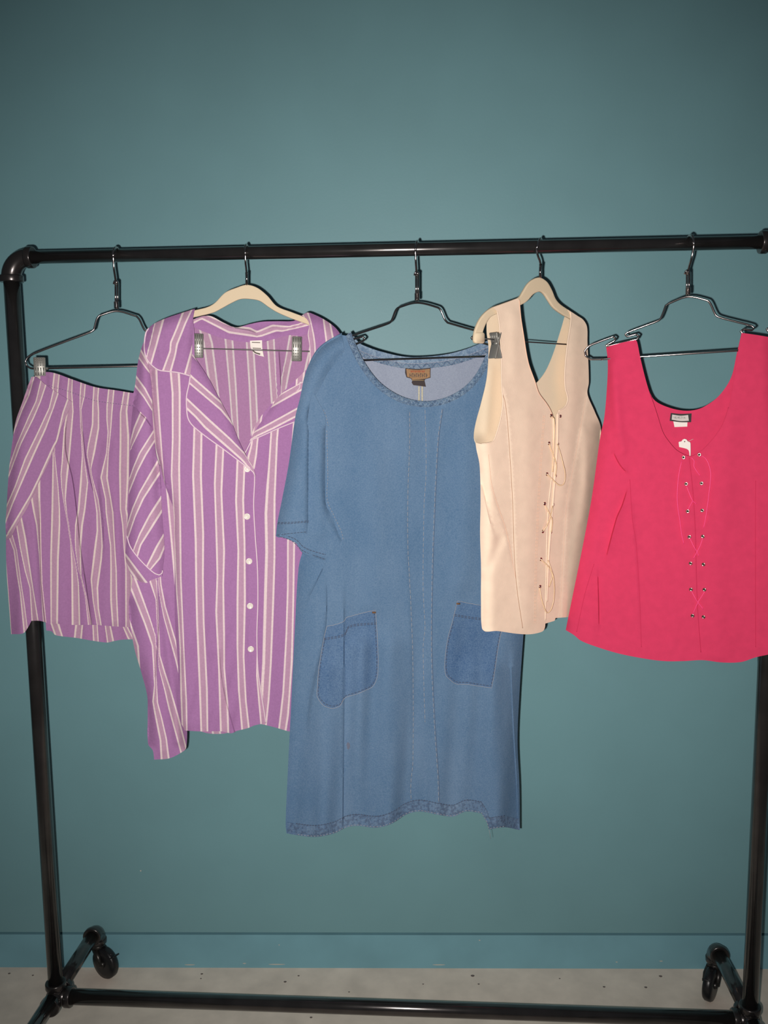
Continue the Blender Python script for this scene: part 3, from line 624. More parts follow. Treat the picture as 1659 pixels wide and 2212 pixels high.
# left sleeve: the upper arm, the lower arm turned on itself, cuff
sl_l = [(322, 720), (303, 760), (293, 830), (286, 880), (281, 920), (279, 1000), (276, 1100), (273, 1180), (277, 1225)]
sl_r = [(324, 800), (329, 876), (331, 921), (337, 980), (350, 1110), (355, 1190), (352, 1240)]
sl = Panel('sleeve', sh, pV, .016, [(322, 715), (310, 740), (300, 775), (293, 830), (288, 870), (283, 920), (280, 1000), (277, 1100), (274, 1157), (283, 1183), (300, 1205), (322, 1229), (340, 1243), (350, 1242), (355, 1190), (350, 1110), (344, 1010), (337, 980), (331, 921), (328, 876), (326, 831), (320, 790), (318, 760)],
      MAT['stripe'], 5, relief=[('round', sl_l, .020, 16), ('round', sl_r, .012, 12), ('tuck', A([(100, 1200), (170, 1320), (250, 1400), (320, 1500)]), .006, 12), ('ridge', [(320, 1000), (330, 1150)], .003, 10)],
      bands=[(-1, [(303, 894), (290, 925), (284, 950)], [(313, 905), (298, 935), (285, 962)]), (0, [(329, 936), (302, 978), (289, 1008), (281, 1030)], [(330, 958), (314, 983), (296, 1018), (282, 1054)]),
        (1, [(334, 1008), (302, 1063), (287, 1097), (278, 1126)], [(337, 1034), (309, 1077), (291, 1117), (280, 1150)]), (2, [(345, 1079), (323, 1113), (302, 1153), (290, 1184)], [(347, 1108), (323, 1146), (303, 1177), (298, 1195)]),
        (3, [(354, 1155), (338, 1182), (320, 1218)], [(354, 1184), (345, 1206), (327, 1227)])], period=40, sdir=(-.42, 1))
slc = Panel('sleeve_cap', sh, pV, .019, [(322, 715), (309, 742), (299, 777), (292, 830), (287, 869), (301, 887), (315, 901), (328, 921), (329, 876), (327, 831), (321, 790), (319, 760)],
      MAT['stripe'], 5, relief=[('round', sl_l, .020, 14), ('round', [(321, 790), (327, 831), (330, 921)], .008, 8)],
      bands=[(0, [(296, 838), (312, 858), (326, 880)], [(300, 822), (313, 840), (326, 866)]), (1, [(300, 772), (315, 793), (330, 812)], [(304, 757), (318, 782), (332, 800)])], period=45, sdir=(.62, 1))
cf = Panel('cuff', sh, pV, .018, [(274, 1157), (283, 1183), (300, 1205), (322, 1229), (340, 1243), (350, 1239), (350, 1245), (325, 1254), (318, 1259), (305, 1257), (288, 1247), (279, 1232), (271, 1205), (272, 1180)],
      MAT['stripe'], 5, relief=[('round', [(271, 1150), (270, 1200), (280, 1232), (300, 1258)], .014, 10)], bands=[(0, [(268, 1210), (296, 1252), (300, 1262)], [(275, 1205), (308, 1249), (316, 1259)])], period=60, sdir=(.6, 1), label='turned up cuff edged with white piping')
cf.tube('piping', [(274, 1157), (281, 1180), (298, 1204), (320, 1227), (335, 1239), (344, 1242), (350, 1238), (351, 1232)], .0013, MAT['piping'], e=.001)
# right sleeve, mostly behind the denim dress
Panel('sleeve', sh, pV, .004, [(700, 712), (732, 728), (745, 790), (752, 900), (754, 1040), (752, 1110), (712, 1120), (704, 1000), (702, 850)], MAT['stripe'], 8,
      relief=[('round', [(732, 728), (745, 790), (754, 1040), (752, 1110)], .016, 16)], bands=[(0, [(700, 700), (712, 1100)], [(714, 700), (726, 1100)])], period=45)
# back neck collar
bc = Panel('neck_collar', sh, pV, -.010, [(417, 690), (438, 683), (456, 683), (483, 697), (509, 707), (540, 700), (566, 695), (600, 694), (635, 693), (652, 683), (668, 690), (668, 720), (650, 726), (625, 724), (590, 733), (560, 739), (520, 738), (487, 732), (455, 722), (430, 712), (417, 706)],
      MAT['stripe'], 5, relief=[('tuck', [(509, 707), (545, 714), (566, 726)], .006, 14), ('ridge', [(436, 690), (500, 712), (560, 716), (640, 700)], .005, 8), ('ridge', [(590, 715), (630, 712)], .003, 8)],
      bands=[(0, [(417, 697), (436, 687), (494, 717), (556, 726), (566, 724), (598, 713), (609, 714), (644, 706), (668, 700)], [(417, 685), (440, 678), (483, 697), (509, 707), (540, 710), (555, 718), (588, 704), (624, 707), (645, 702), (668, 692)])], period=60, sdir=(1, .02))
# left collar leaf, lapels, right collar leaf
cl_ol = [(421, 667), (402, 673), (380, 680), (357, 688), (335, 698), (324, 706), (315, 719), (312, 740), (312, 758), (317, 775), (326, 787), (342, 799), (360, 802), (386, 805), (411, 812), (414, 780), (415, 751), (416, 722), (417, 690)]
cl = Panel('collar_leaf', sh, pV, .022, cl_ol, MAT['stripe'], 5, relief=[('round', [(421, 664), (402, 671), (357, 686), (324, 704), (312, 722), (310, 740)], .018, 16), ('round', [(421, 667), (416, 722), (415, 790)], .006, 8), ('ridge', [(345, 730), (352, 780)], .005, 12), ('ridge', [(400, 740), (385, 790)], .004, 12)],
      bands=[(-1, [(306, 701), (300, 740)], [(319, 709), (310, 745), (306, 770)]), (0, [(333, 701), (324, 740), (317, 766)], [(352, 692), (340, 737), (326, 786)]), (1, [(395, 677), (382, 710), (369, 740), (368, 758), (353, 798)], [(413, 672), (400, 699), (382, 744), (378, 767), (369, 800)]),
             (2, [(424, 720), (415, 753), (407, 782), (400, 807)], [(436, 735), (428, 760), (420, 790), (413, 815)])], period=46, sdir=(-.3, 1))
cl.tube('piping', [(321, 709), (315, 719), (312, 740), (312, 758), (317, 775), (326, 787), (342, 799), (360, 802), (386, 805), (411, 812)], .0014, MAT['piping'], e=.001)
lp = Panel('lapel', sh, pV, .018, [(411, 811), (408, 831), (403, 855), (403, 880), (406, 903), (415, 918), (441, 940), (485, 972), (531, 1007), (547, 1020), (551, 1030), (548, 1012), (530, 982), (513, 945), (498, 907), (472, 858), (451, 818), (429, 784), (415, 764)],
      MAT['stripe'], 5, relief=[('round', [(415, 764), (429, 784), (451, 818), (472, 858), (498, 907), (513, 945), (535, 985)], .008, 8)],
      bands=[(0, [(405, 883), (423, 900), (443, 923), (522, 992), (547, 1019)][::-1], [(407, 865), (451, 907), (496, 947), (529, 980), (548, 1012)]), (1, [(409, 827), (478, 885), (494, 905), (530, 950)], [(409, 809), (415, 815), (474, 867), (490, 880)])], period=50, sdir=(1, .85))
lp.tube('piping', [(411, 812), (408, 831), (403, 855), (403, 880), (406, 903), (415, 918), (441, 940), (485, 972), (531, 1007), (547, 1020), (551, 1029)], .0014, MAT['piping'], e=.001)
rl = Panel('lapel', sh, pV, .012, [(529, 980), (531, 970), (538, 955), (544, 943), (557, 921), (573, 899), (588, 876), (606, 852), (625, 840), (645, 829), (648, 824), (668, 826), (672, 900), (632, 913), (600, 926), (560, 944), (545, 950), (538, 962)],
      MAT['stripe'], 5, relief=[('round', [(531, 970), (557, 921), (588, 876), (606, 852)], .006, 8), ('ridge', [(600, 890), (650, 870)], .004, 14)],
      bands=[(0, [(600, 856), (606, 852), (645, 829), (668, 817)], [(588, 877), (645, 845), (680, 828)]), (1, [(545, 937), (553, 932), (638, 885), (670, 868)], [(540, 950), (552, 942), (589, 925), (635, 901), (670, 886)])], period=50, sdir=(-1, .53))
rl.tube('piping', [(530, 978), (538, 962), (545, 950), (560, 944), (600, 926), (632, 913), (668, 900)], .0013, MAT['piping'], e=.001)
rl.tube('piping', [(668, 828), (655, 827), (648, 825), (647, 838), (640, 845)], .0012, MAT['piping'], e=.001)
rc_ = Panel('collar_leaf', sh, pV, .020, [(651, 682), (664, 675), (680, 680), (700, 690), (720, 704), (732, 717), (740, 735), (720, 790), (690, 830), (655, 830), (664, 800), (668, 779), (669, 750), (665, 722), (668, 701), (662, 688)],
      MAT['stripe'], 5, relief=[('round', [(651, 680), (664, 673), (700, 688), (732, 715), (742, 740)], .016, 16), ('ridge', [(672, 690), (672, 780)], .003, 5)],
      bands=[(0, [(656, 683), (668, 701), (665, 722), (669, 751), (670, 779), (664, 800)], [(665, 677), (668, 686), (677, 722), (680, 744), (681, 770)]), (1, [(700, 697), (705, 737), (704, 790)], [(714, 705), (719, 730), (720, 790)])], period=46)
# buttons
for i, (x, y) in enumerate([(534, 1013), (534, 1115.5), (538, 1212), (540, 1308.5), (542, 1401.5)]):
    p, a, b, n = lf.frame(x, y); r = .0068
    V, Fc = lathe_geo([(0, r), (.0016, r), (.0022, r*.9), (.0022, r*.72), (.0016, r*.62), (.0015, .0002)], p+n*.0012, n, 20)
    bt = mesh_obj('button', V, Fc, MAT['button'], sh)
    mesh_obj('sewing_thread', *merge([tube_geo([p+a*s_*.0016+b*.002+n*.0030, p+a*s_*.0016-b*.002+n*.0030], .0005, 6) for s_ in (-1, 1)]), MAT['white'], bt)
# care label
class Flat:      # small helper panel on the inside back
    pass
bpan = Panel('care_label', sh, pV, -.0072, [(540, 736), (566, 735), (567, 755), (570, 770), (572, 771), (560, 768), (548, 763), (541, 750)], MAT['white'], 4, relief=[('round', [(540, 752), (560, 768)], .004, 8)], thick=.0005, corner=20, label='small white care label')
for (x0, x1, y) in ((544, 562, 739.5), (546, 564, 752), (550, 565, 756)):
    bpan.tube('printed_line', [(x0, y), (x1, y+.6)], .0008, MAT['letter'], e=.0003)
bpan.tube('printed_line', [(546, 757), (552, 762), (562, 765)], .0016, MAT['letter'], e=.0003)

# ================================================================ denim dress
E_ = lambda L: T(560, 500, .3255, L); G_ = lambda L: T(560, 950, .4068, L)
dr = empty('denim_dress', pD.o, 'mid blue short sleeved denim dress with patch pockets and braided round neckline', 'dress')
dl = [(655, 1195), (645, 1227), (637, 1357), (627, 1560), (621, 1682), (617, 1780), (619, 1800)]
drr = [(1170, 1100), (1140, 1250), (1130, 1380), (1122, 1500), (1118, 1600), (1122, 1700), (1123, 1793)]
backneck = [(747, 725), (768, 751), (790, 762), (820, 772), (869, 783), (912, 784), (967, 778), (1009, 767), (1050, 751), (1085, 738)]
Panel('back_panel', dr, pD, -.020, backneck+[(1130, 765), (1156, 900), (1166, 1100), (1136, 1250), (1126, 1380), (1118, 1500), (1114, 1600), (1118, 1700), (1118, 1784), (1090, 1778), (1056, 1780), (1040, 1748), (1007, 1744), (979, 1752), (946, 1750), (906, 1744), (877, 1750), (845, 1770), (812, 1778), (771, 1775), (723, 1790), (682, 1796), (624, 1790), (622, 1682), (630, 1560), (639, 1357), (648, 1227), (690, 1100), (668, 900), (668, 800), (680, 765), (700, 745)],
      [MAT['denimin'], MAT['denim']], 9, relief=[('round', drr, -.012, 24), ('round', dl, -.014, 24)], waves=[(.005, 110, 1.2, 0, 1300, 1780)])
bnk = Panel.__new__(Panel)
fneck = [(747, 725), (757, 750), (775, 787), (802, 825), (830, 850), (865, 869), (905, 879), (945, 877), (985, 863), (1020, 838), (1045, 806), (1065, 765), (1085, 738)]
hem = [(1123, 1793), (1090, 1787), (1056, 1792), (1052, 1778), (1040, 1757), (1007, 1753), (979, 1764), (946, 1760), (906, 1753), (877, 1760), (845, 1780), (812, 1788), (771, 1784), (747, 1788), (723, 1800), (682, 1808), (640, 1804), (619, 1800)]
df_rel = [('round', drr, .018, 26), ('round', dl, .018, 26), ('tuckl', G_([(350, 640), (350, 980), (270, 1380), (250, 1600)]), .006, 25), ('tuck', [(745, 1240), (744, 1500), (742, 1790)], .0055, 40), ('ridge', [(780, 1400), (775, 1790)], 0.0170, 22),
   ('tuck', [(885, 887), (885, 950), (881, 1072), (881, 1178), (887, 1296), (892, 1438), (892, 1641), (887, 1703), (892, 1752)], .0018, 16), ('tuckl', [(955, 881), (946, 950), (936, 1153), (932, 1316), (932, 1418), (938, 1560), (946, 1682), (948, 1758)], .0030, 16),
   ('tuckl', [(918, 881), (920, 1031), (916, 1092), (914, 1275), (918, 1357), (914, 1397), (918, 1560), (925, 1750)], .0016, 12),
   ('ridge', [(845, 1400), (838, 1780)], 0.0102, 26), ('tuckl', [(1100, 1380), (1107, 1560), (1115, 1700), (1118, 1790)], .005, 20), ('ridge', [(1020, 1450), (1010, 1750)], 0.0119, 26), ('ridge', [(1062, 1450), (1068, 1775)], .013, 24), ('ridge', [(705, 1450), (690, 1790)], 0.0102, 22),
   ('ridge', [(810, 1000), (805, 1300)], 0.0068, 30), ('ridge', [(1010, 950), (1000, 1250)], 0.0068, 30), ('ridge', [(750, 760), (860, 900), (880, 1000)], 0.0051, 25), ('tuck', [(653, 1316), (690, 1240), (712, 1196)], .004, 16)]
df = Panel('front_panel', dr, pD, .014, fneck+[(1130, 765), (1160, 900), (1170, 1100), (1140, 1250), (1130, 1380), (1122, 1500), (1118, 1600), (1122, 1700)]+hem+[(617, 1780), (621, 1682), (627, 1560), (637, 1357), (645, 1227), (655, 1190), (690, 1120), (680, 900), (664, 860), (662, 815), (674, 778), (688, 755), (702, 742), (730, 724)],
      MAT['denim'], 6, relief=df_rel, waves=[(.006, 120, .3, .05, 1000, 1760), (.0018, 47, .3, .1, 1200, 1760)])
# sleeve: inner part then outer fold
sin_ = Panel('sleeve', dr, pD, .022, [(668, 880), (676, 846), (690, 872), (700, 891), (704, 925), (704, 1084), (720, 1120), (735, 1153), (740, 1166), (722, 1186), (702, 1211), (680, 1204), (660, 1198), (650, 1190), (640, 1174), (625, 1166), (603, 1158), (640, 1100)],
      MAT['denim'], 6, relief=[('round', [(705, 925), (704, 1084), (735, 1153), (742, 1166)], .011, 6), ('round', [(640, 1174), (680, 1204), (702, 1211)], .004, 4), ('ridge', [(686, 950), (690, 1150)], .004, 14)])
sin_.stitches('topstitch', [[(622, 1158), (640, 1166), (655, 1181), (675, 1190), (703, 1198)], [(604, 1159), (630, 1168), (655, 1190), (702, 1208)]], MAT['threadd'], .0008, 5, 2)
so_l = [(736, 719), (700, 740), (684, 755), (670, 777), (656, 812), (646, 860), (636, 900), (622, 1000), (607, 1080), (597, 1130), (595, 1162)]
sou = Panel('sleeve', dr, pD, .031, [(738, 719), (700, 741), (684, 756), (671, 778), (658, 812), (648, 860), (638, 900), (624, 1000), (609, 1080), (599, 1130), (596, 1158), (602, 1161), (630, 1157), (663, 1153), (667, 1100), (668, 1000), (669, 900), (678, 862), (692, 836), (712, 800), (742, 764)],
      MAT['denim'], 6, relief=[('round', so_l, .022, 22), ('round', [(667, 1160), (668, 1000), (669, 900), (671, 880)], .012, 5), ('round', [(669, 900), (678, 862), (712, 800), (742, 764)], .014, 22)])
sou.stitches('topstitch', [[(601, 1129), (630, 1128), (667, 1125)], [(600, 1131.5), (630, 1130.5), (667, 1127.5)], [(600, 1156), (630, 1152), (663, 1149)]], MAT['threadd'], .0007, 5, 2)
df.stitches('armhole_topstitch', [[(678, 850), (681, 868), (694, 880), (703, 895), (709, 920)], [(706, 930), (708, 1030), (707, 1080), (722, 1115), (738, 1150), (741, 1165)]], MAT['thread'], .0006, 4, 3)
# braided neckline trim
def band(name, pan, line, wpx, mat, e, side=1, thick=.002):
    Q = np.array(cr(line, 8.0)); t = np.gradient(Q, axis=0); nn = np.stack([-t[:, 1], t[:, 0]], -1); nn /= np.linalg.norm(nn, axis=1)[:, None]
    O = Q+nn*wpx*side; return patch(name, dr, pan, [tuple(p) for p in Q]+[tuple(p) for p in O[::-1]], mat, e, thick, 4, label=None)
fb = band('neck_braid', df, fneck[:-1], 13, MAT['braid'], .002, -1)
for ph in (0, 1, 2):
    Q = np.array(cr(fneck[:-1], 1.5)); t = np.gradient(Q, axis=0); nn = np.stack([t[:, 1], -t[:, 0]], -1); nn /= np.linalg.norm(nn, axis=1)[:, None]
    s_ = np.r_[0, np.cumsum(np.hypot(*np.diff(Q, axis=0).T))]; R_ = Q-nn*(-6.5-4.6*np.sin(s_/22*2*math.pi+ph*2.09))[:, None]*-1 if False else Q+nn*(6.5+4.6*np.sin(s_/22*2*math.pi+ph*2.09))[:, None]
    H = df.h(R_); zz = .0035+.0012*np.cos(s_/11*2*math.pi+ph*4.18)
    tube('braid_strand', [Vector(v) for v in pD.pts(R_, df.off+H+zz)], .0017, MAT['braid'] if ph else MAT['denimhem'], dr, 6)
class BP: pass
bpn = BP(); bpn.plane = pD; bpn.off = -.020; bpn.h = lambda P: np.zeros(len(np.asarray(P)))
bb = band('neck_braid', bpn, backneck, 13, MAT['braid'], .003, -1)
for ph in (0, 1, 2):
    Q = np.array(cr(backneck, 1.5)); s_ = np.r_[0, np.cumsum(np.hypot(*np.diff(Q, axis=0).T))]; R_ = Q+np.array([0, 1])*(7+4.2*np.sin(s_/22*2*math.pi+ph*2.09))[:, None]
    tube('braid_strand', [Vector(v) for v in pD.pts(R_, -.0155+.001*np.cos(s_/11*2*math.pi+ph*4.18))], .0015, MAT['braid'] if ph else MAT['denimhem'], dr, 6)
# tuck seams and centre seam
for ln_ in ([(885, 890), (885, 950), (881, 1072), (881, 1178), (887, 1296), (892, 1438), (892, 1641), (887, 1703), (891, 1752)],
    [(918, 885), (920, 950), (920, 1031), (916, 1092), (914, 1275), (918, 1357), (914, 1397), (918, 1560)], [(955, 884), (946, 950), (936, 1153), (932, 1316), (932, 1418), (938, 1560), (946, 1682), (948, 1756)]): df.stitches('front_tuck_stitch', [ln_], MAT['thread'], .0006, 9, 3)
df.tube('front_seam', [(957, 884), (948, 950), (938, 1153), (934, 1316), (934, 1418), (940, 1560), (948, 1682), (950, 1758)], .00045, MAT['threadd'], e=.0002)
# pockets
pk1 = [(706, 1353), (725, 1349), (743, 1342), (748, 1334), (755, 1332), (780, 1325), (811, 1318), (813, 1345), (816, 1397), (817, 1430), (815, 1462), (805, 1483), (790, 1491), (771, 1499), (748, 1506), (742, 1511), (735, 1524), (719, 1530), (703, 1526), (694, 1519), (685, 1503), (686, 1480), (688, 1450), (694, 1410), (700, 1377)]
pk2 = [(988, 1298), (1012, 1303), (1040, 1308), (1080, 1315), (1094, 1322), (1090, 1345), (1082, 1369), (1076, 1400), (1073, 1420), (1068, 1455), (1062, 1486), (1040, 1483), (1007, 1478), (985, 1477), (972, 1468), (963, 1458), (961, 1430), (967, 1381), (978, 1340)]
for pk, cuf, tack in ((pk1, [(700, 1379), (743, 1370), (755, 1352), (812, 1345)], (808, 1322)), (pk2, [(981, 1327), (1010, 1332), (1040, 1336), (1088, 1344)], (990, 1303))):
    q = patch('pocket', dr, df, pk, MAT['denimpk'], .0022, .0015, 5, 45, label='darker blue patch pocket')
    body = [p for p in pk]; c = np.mean(pk, 0); ins = [tuple(c+(np.array(p)-c)*.955) for p in pk]
    k = 7 if pk is pk1 else 5
    q.stitches('topstitch', [ins[k-1:], cuf, [(x, y+3) for x, y in cuf]], MAT['threadd'], .0008, 5, 2.5)
    q.tube('pocket_edge', pk+[pk[0]], .0005, MAT['thread'], e=.0002)
    q.stitches('bar_tack', [[(tack[0]-4, tack[1]), (tack[0]+4, tack[1])], [(tack[0]-4, tack[1]+2), (tack[0]+4, tack[1]+2)]], MAT['rust'], .001, 9, 1)
hp = hem; up = [(x, y-24) for x, y in hp][::-1]
hb = patch('hem_band', dr, df, [(x+(-1.5 if i == 0 else (1.5 if i == len(hp)-1 else 0)), y) for i, (x, y) in enumerate(hp)]+[(max(620, min(1121, x)), y) for x, y in up], MAT['denimhem'], .0012, .0012, 5, 45, label='hem band with worn stitching line')
df.stitches('hem_topstitch', [[(x, y-22) for x, y in hp[1:-1]], [(x, y-25) for x, y in hp[1:-1]]], MAT['threadd'], .0008, 4, 2)
hb.stitches('hem_fold_edge', [[(x, y-2) for x, y in hp[1:-1]]], MAT['thread'], .0006, 4, 3)
# loose thread and small stain
patch('stain', dr, df, [(751, 1603), (755, 1606), (756, 1613), (753, 1620), (749, 1615), (749, 1607)], plain('grey_stain', (104, 110, 128), .9), .0003, .0002, 3, 90)
tube('loose_thread', [pD.pt(1056, 1790, .012), pD.pt(1058, 1800, .012), pD.pt(1060, 1812, .012)], .0004, MAT['thread'], dr, 5)
# labels inside the back
Vl = lambda L: T(860, 780, .05425, L)
lb = Panel('brand_label', dr, pD, -.0150, [(875.7, 795), (902, 797), (930, 794.6), (930, 816), (919, 819), (917, 822), (903, 822), (890, 822), (888, 818), (878, 815), (875, 805)], MAT['brownd'], 4, thick=.0006, corner=20, label='brown woven neck label with orange and gold lettering')
li = Panel('label_field', lb.o, pD, -.0142, [(877.5, 797), (902, 799), (928.5, 796.8), (928.8, 814.5), (918, 818), (890, 820.5), (889, 817), (879.5, 813.5)], MAT['brown'], 4, thick=.0004, corner=20)
def strokes(pan, lines, r): return [tube_geo(pan.line3(l, .0003), r, 5) for l in lines]
mesh_obj('top_lettering', *merge(strokes(li, [[(887.5+i*2.65, 800.2), (888.4+i*2.65 if i % 3 == 0 else 887.5+i*2.65, 804.4)] for i in range(12)], .0007)), MAT['orange'], lb.o)
mesh_obj('main_lettering', *merge(strokes(li, [[(885.5+i*4.4, 807), (885.5+i*4.4, 815)] for i in range(9)]+[[(885.5+i*4.4, 807.2 if i % 2 else 811), (888+i*4.4, 807.2 if i % 2 else 811)] for i in range(9)], .0008)), MAT['letter'], lb.o)
li.tube('gold_edge', [(890, 821.4), (903, 821.2), (916, 821.4)], .0006, MAT['gold'], lb.o, e=-.0001)
Panel('size_label', dr, pD, -.0156, [(891, 822), (917, 822), (920, 835.5), (906, 833.5), (893, 832), (889, 826)], MAT['brownd'], 4, thick=.0005, corner=20, label='dark folded size tab')
for x in (905, 912): 
    mesh_obj('back_seam_tape', *tube_geo([pD.pt(x, y, -.0175) for y in range(834, 888, 3)], [.0016+.0004*(i % 2) for i in range(18)], 6), MAT['ecru'], dr)

# ================================================================ cream vest
K = lambda L: T(980, 500, .217, L); H_ = lambda L: T(1000, 860, .2441, L)
cv = empty('cream_vest', pC.o, 'cream sleeveless lace-up vest hanging turned sideways over the denim dress', 'vest')
cl_s = [(1026, 953), (1036, 1006), (1038, 1080), (1037, 1153), (1039, 1226), (1040, 1356)]
cr_s = [(1300, 925), (1296, 977), (1276, 1112), (1256, 1250), (1243, 1334)]
Panel('back_panel', cv, pC, -.018, [(1119, 649), (1100, 655), (1066, 666), (1054, 687), (1052, 717), (1056, 750), (1052, 815), (1039, 873), (1028, 915), (1024, 945), (1030, 962), (1040, 1010), (1042, 1150), (1044, 1350), (1140, 1352), (1200, 1334), (1240, 1330), (1252, 1250), (1272, 1112), (1292, 977), (1297, 925), (1268, 851), (1271, 825), (1268, 739), (1268, 706), (1259, 691), (1247, 682), (1227, 669), (1221, 682), (1214, 706), (1197, 760), (1185, 790), (1175, 808), (1158, 828), (1150, 830), (1141, 815), (1130, 770), (1124, 700)],
      MAT['creamin'], 7, relief=[('round', cl_s, -.012, 16), ('round', cr_s, -.010, 12), ('ridge', [(1060, 800), (1050, 930)], .003, 10)])
crel = [('round', cl_s, .018, 18), ('round', cr_s, .018, 16), ('tuckl', [(1084, 838), (1091, 869), (1097, 923), (1107, 1080), (1111, 1202), (1117, 1275), (1129, 1357)], .0012, 24),
   ('tuck', [(1054, 982), (1063, 1055), (1093, 1148), (1115, 1255)], .0015, 16), ('tuck', [(1041, 1041), (1061, 1129), (1070, 1155), (1078, 1168)], .003, 18), ('ridge', [(1081, 1165), (1056, 1226)], -.003, 10), ('ridge', [(1140, 900), (1145, 1100), (1140, 1340)], .003, 26),
   ('ridge', [(1240, 720), (1238, 860), (1215, 1100)], .0025, 16), ('tuckl', [(1266, 860), (1259, 897), (1239, 1006), (1225, 1080), (1215, 1226), (1209, 1332)], .0010, 18), ('ridge', [(1264, 933), (1267, 1043), (1262, 1120)], .003, 10), ('ridge', [(1110, 680), (1112, 800)], .002, 16)]
lfv = Panel('left_front', cv, pC, .008, [(1065, 664), (1090, 655), (1119, 644), (1122, 648), (1125, 684), (1130, 717), (1141, 782), (1156, 825), (1164, 849), (1180, 871), (1189, 886), (1195, 902), (1196, 950), (1195, 997), (1184, 1104), (1180, 1226), (1178, 1340), (1177, 1356), (1172, 1364), (1146, 1370), (1117, 1369), (1095, 1366), (1073, 1363), (1049, 1364), (1041, 1357), (1039, 1300), (1039, 1226), (1037, 1153), (1038, 1080), (1036, 1006), (1029, 970), (1027, 956), (1040, 959), (1055, 957), (1065, 953), (1073, 934), (1082, 901), (1086, 869), (1084, 838), (1083, 782), (1082, 750), (1078, 695), (1074, 673)],
      MAT['cream'], 5, relief=crel)
rfv = Panel('right_front', cv, pC, .004, [(1227, 669), (1247, 682), (1260, 691), (1268, 706), (1269, 739), (1272, 825), (1269, 851), (1285, 890), (1298, 925), (1294, 977), (1274, 1112), (1254, 1250), (1240, 1332), (1215, 1334), (1200, 1335), (1198, 1341), (1178, 1347), (1172, 1340), (1174, 1226), (1186, 1104), (1193, 1028), (1199, 958), (1202, 897), (1206, 888), (1219, 880), (1225, 869), (1226, 858), (1221, 838), (1220, 804), (1225, 749), (1233, 695), (1232, 678)],
      MAT['cream'], 5, relief=crel)
lfv.tube('bound_edge', [(1074, 673), (1078, 695), (1082, 750), (1083, 782), (1084, 838), (1086, 869), (1082, 901), (1073, 934), (1065, 953), (1055, 957), (1040, 959)], .0013, MAT['cream'], e=-.0002)
lfv.tube('bound_edge', [(1122, 648), (1125, 684), (1130, 717), (1141, 782), (1156, 825), (1164, 849), (1180, 871), (1189, 886), (1195, 902)], .0008, MAT['creamst'], e=.0002)
lfv.tube('front_edge', [(1195, 902), (1196, 950), (1195, 997), (1184, 1104), (1180, 1226), (1178, 1340)], .0013, MAT['cream'], e=0)
lfv.stitches('placket_stitch', [[(1174, 897), (1168, 982), (1162, 1080), (1156, 1226), (1154, 1346)], [(1177, 897), (1171, 982), (1165, 1080), (1159, 1226), (1157, 1346)]], MAT['creamst'], .0004, 6, 2)
rfv.tube('front_edge', [(1205, 892), (1204, 958), (1199, 1028), (1193, 1104), (1187, 1177), (1184, 1226), (1181, 1300)], .0022, MAT['cream'], e=.001)
rfv.tube('bound_edge', [(1233, 674), (1233, 695), (1225, 749), (1220, 804), (1221, 838), (1226, 858), (1225, 869), (1219, 880), (1206, 888)], .0016, MAT['cream'], e=.0002)
def eyelet(par, pan, x, y, r=.0027):
    p, a, b, n = pan.frame(x, y); pts = [p+n*.0008+(a*math.cos(t)+b*math.sin(t))*r for t in np.linspace(0, 2*math.pi, 17)[:-1]]
    V, Fc = merge([tube_geo(pts, .0012, 8, True)]); o = mesh_obj('eyelet', V, Fc, MAT['eyelet'], par)
    mesh_obj('hole', *lathe_geo([(0, r*.6), (.0003, r*.6)], p+n*.0004, n, 14), MAT['brownd'], o)
for q in [(1190, 898), (1185.5, 957.6), (1181, 1024), (1176, 1088), (1172, 1148), (1168, 1208), (1166, 1267)]: eyelet(cv, lfv, *q)
for q in [(1210, 899), (1204.5, 959), (1199.5, 1028), (1194.5, 1090), (1189.5, 1150)]: eyelet(cv, rfv, *q, .0022)
def lace(par, pan, pts, es, mat, r=.0012):
    Q = cr(pts, 4, corner=170); n = len(Q); ee = np.interp(np.linspace(0, 1, n), np.linspace(0, 1, len(es)), es)
    HH = pan.h(Q); tube('lace', [Vector(v) for v in pan.plane.pts(Q, pan.off+HH+ee)], r, mat, par, 6)
for P_, es in [([(1186, 958), (1196, 985), (1202, 1005), (1200, 1028)], [.001, .004, .004, .001]), ([(1204, 959), (1209, 975), (1215, 997), (1221, 1026), (1217, 1046), (1207, 1048), (1192, 1034), (1181, 1024)], [.001, .008, .012, .014, .012, .01, .006, .001]),
    ([(1190, 900), (1197, 905), (1197, 960), (1194, 1020)], [.001, .004, .003, .002]), ([(1178, 1092), (1186, 1108), (1193, 1124), (1191, 1150)], [.001, .006, .006, .001]), ([(1194, 1093), (1188, 1118), (1181, 1136), (1172, 1148)], [.001, .006, .006, .001]),
    ([(1168, 1208), (1186, 1226), (1193, 1243), (1190, 1256), (1186, 1268)], [.001, .008, .01, .008, .003]), ([(1184, 1210), (1190, 1228), (1196, 1250), (1197, 1287), (1191, 1315), (1182, 1324), (1174, 1308), (1168, 1285), (1166, 1269)], [.001, .008, .012, .014, .014, .012, .01, .006, .001])]:
    lace(cv, lfv, P_, es, MAT['lace'])
lfv.tube('princess_seam', [(1084, 846), (1091, 869), (1097, 923), (1107, 1080), (1111, 1202), (1117, 1275), (1129, 1357)], .0006, MAT['seamc'], e=-.0001)  # tan tube paints the dark crease shade along this seam
rfv.tube('princess_seam', [(1265, 862), (1259, 897), (1239, 1006), (1225, 1080), (1215, 1226), (1209, 1332)], .0004, MAT['creamst'], e=-.0001)  # crease shade painted as a slightly darker line along the seam
lfv.tube('fold_line', [(1055, 982), (1064, 1055), (1094, 1148), (1114, 1250)], .0005, MAT['creamst'], e=.0)  # thin line, darker than the knit, laid along a fold

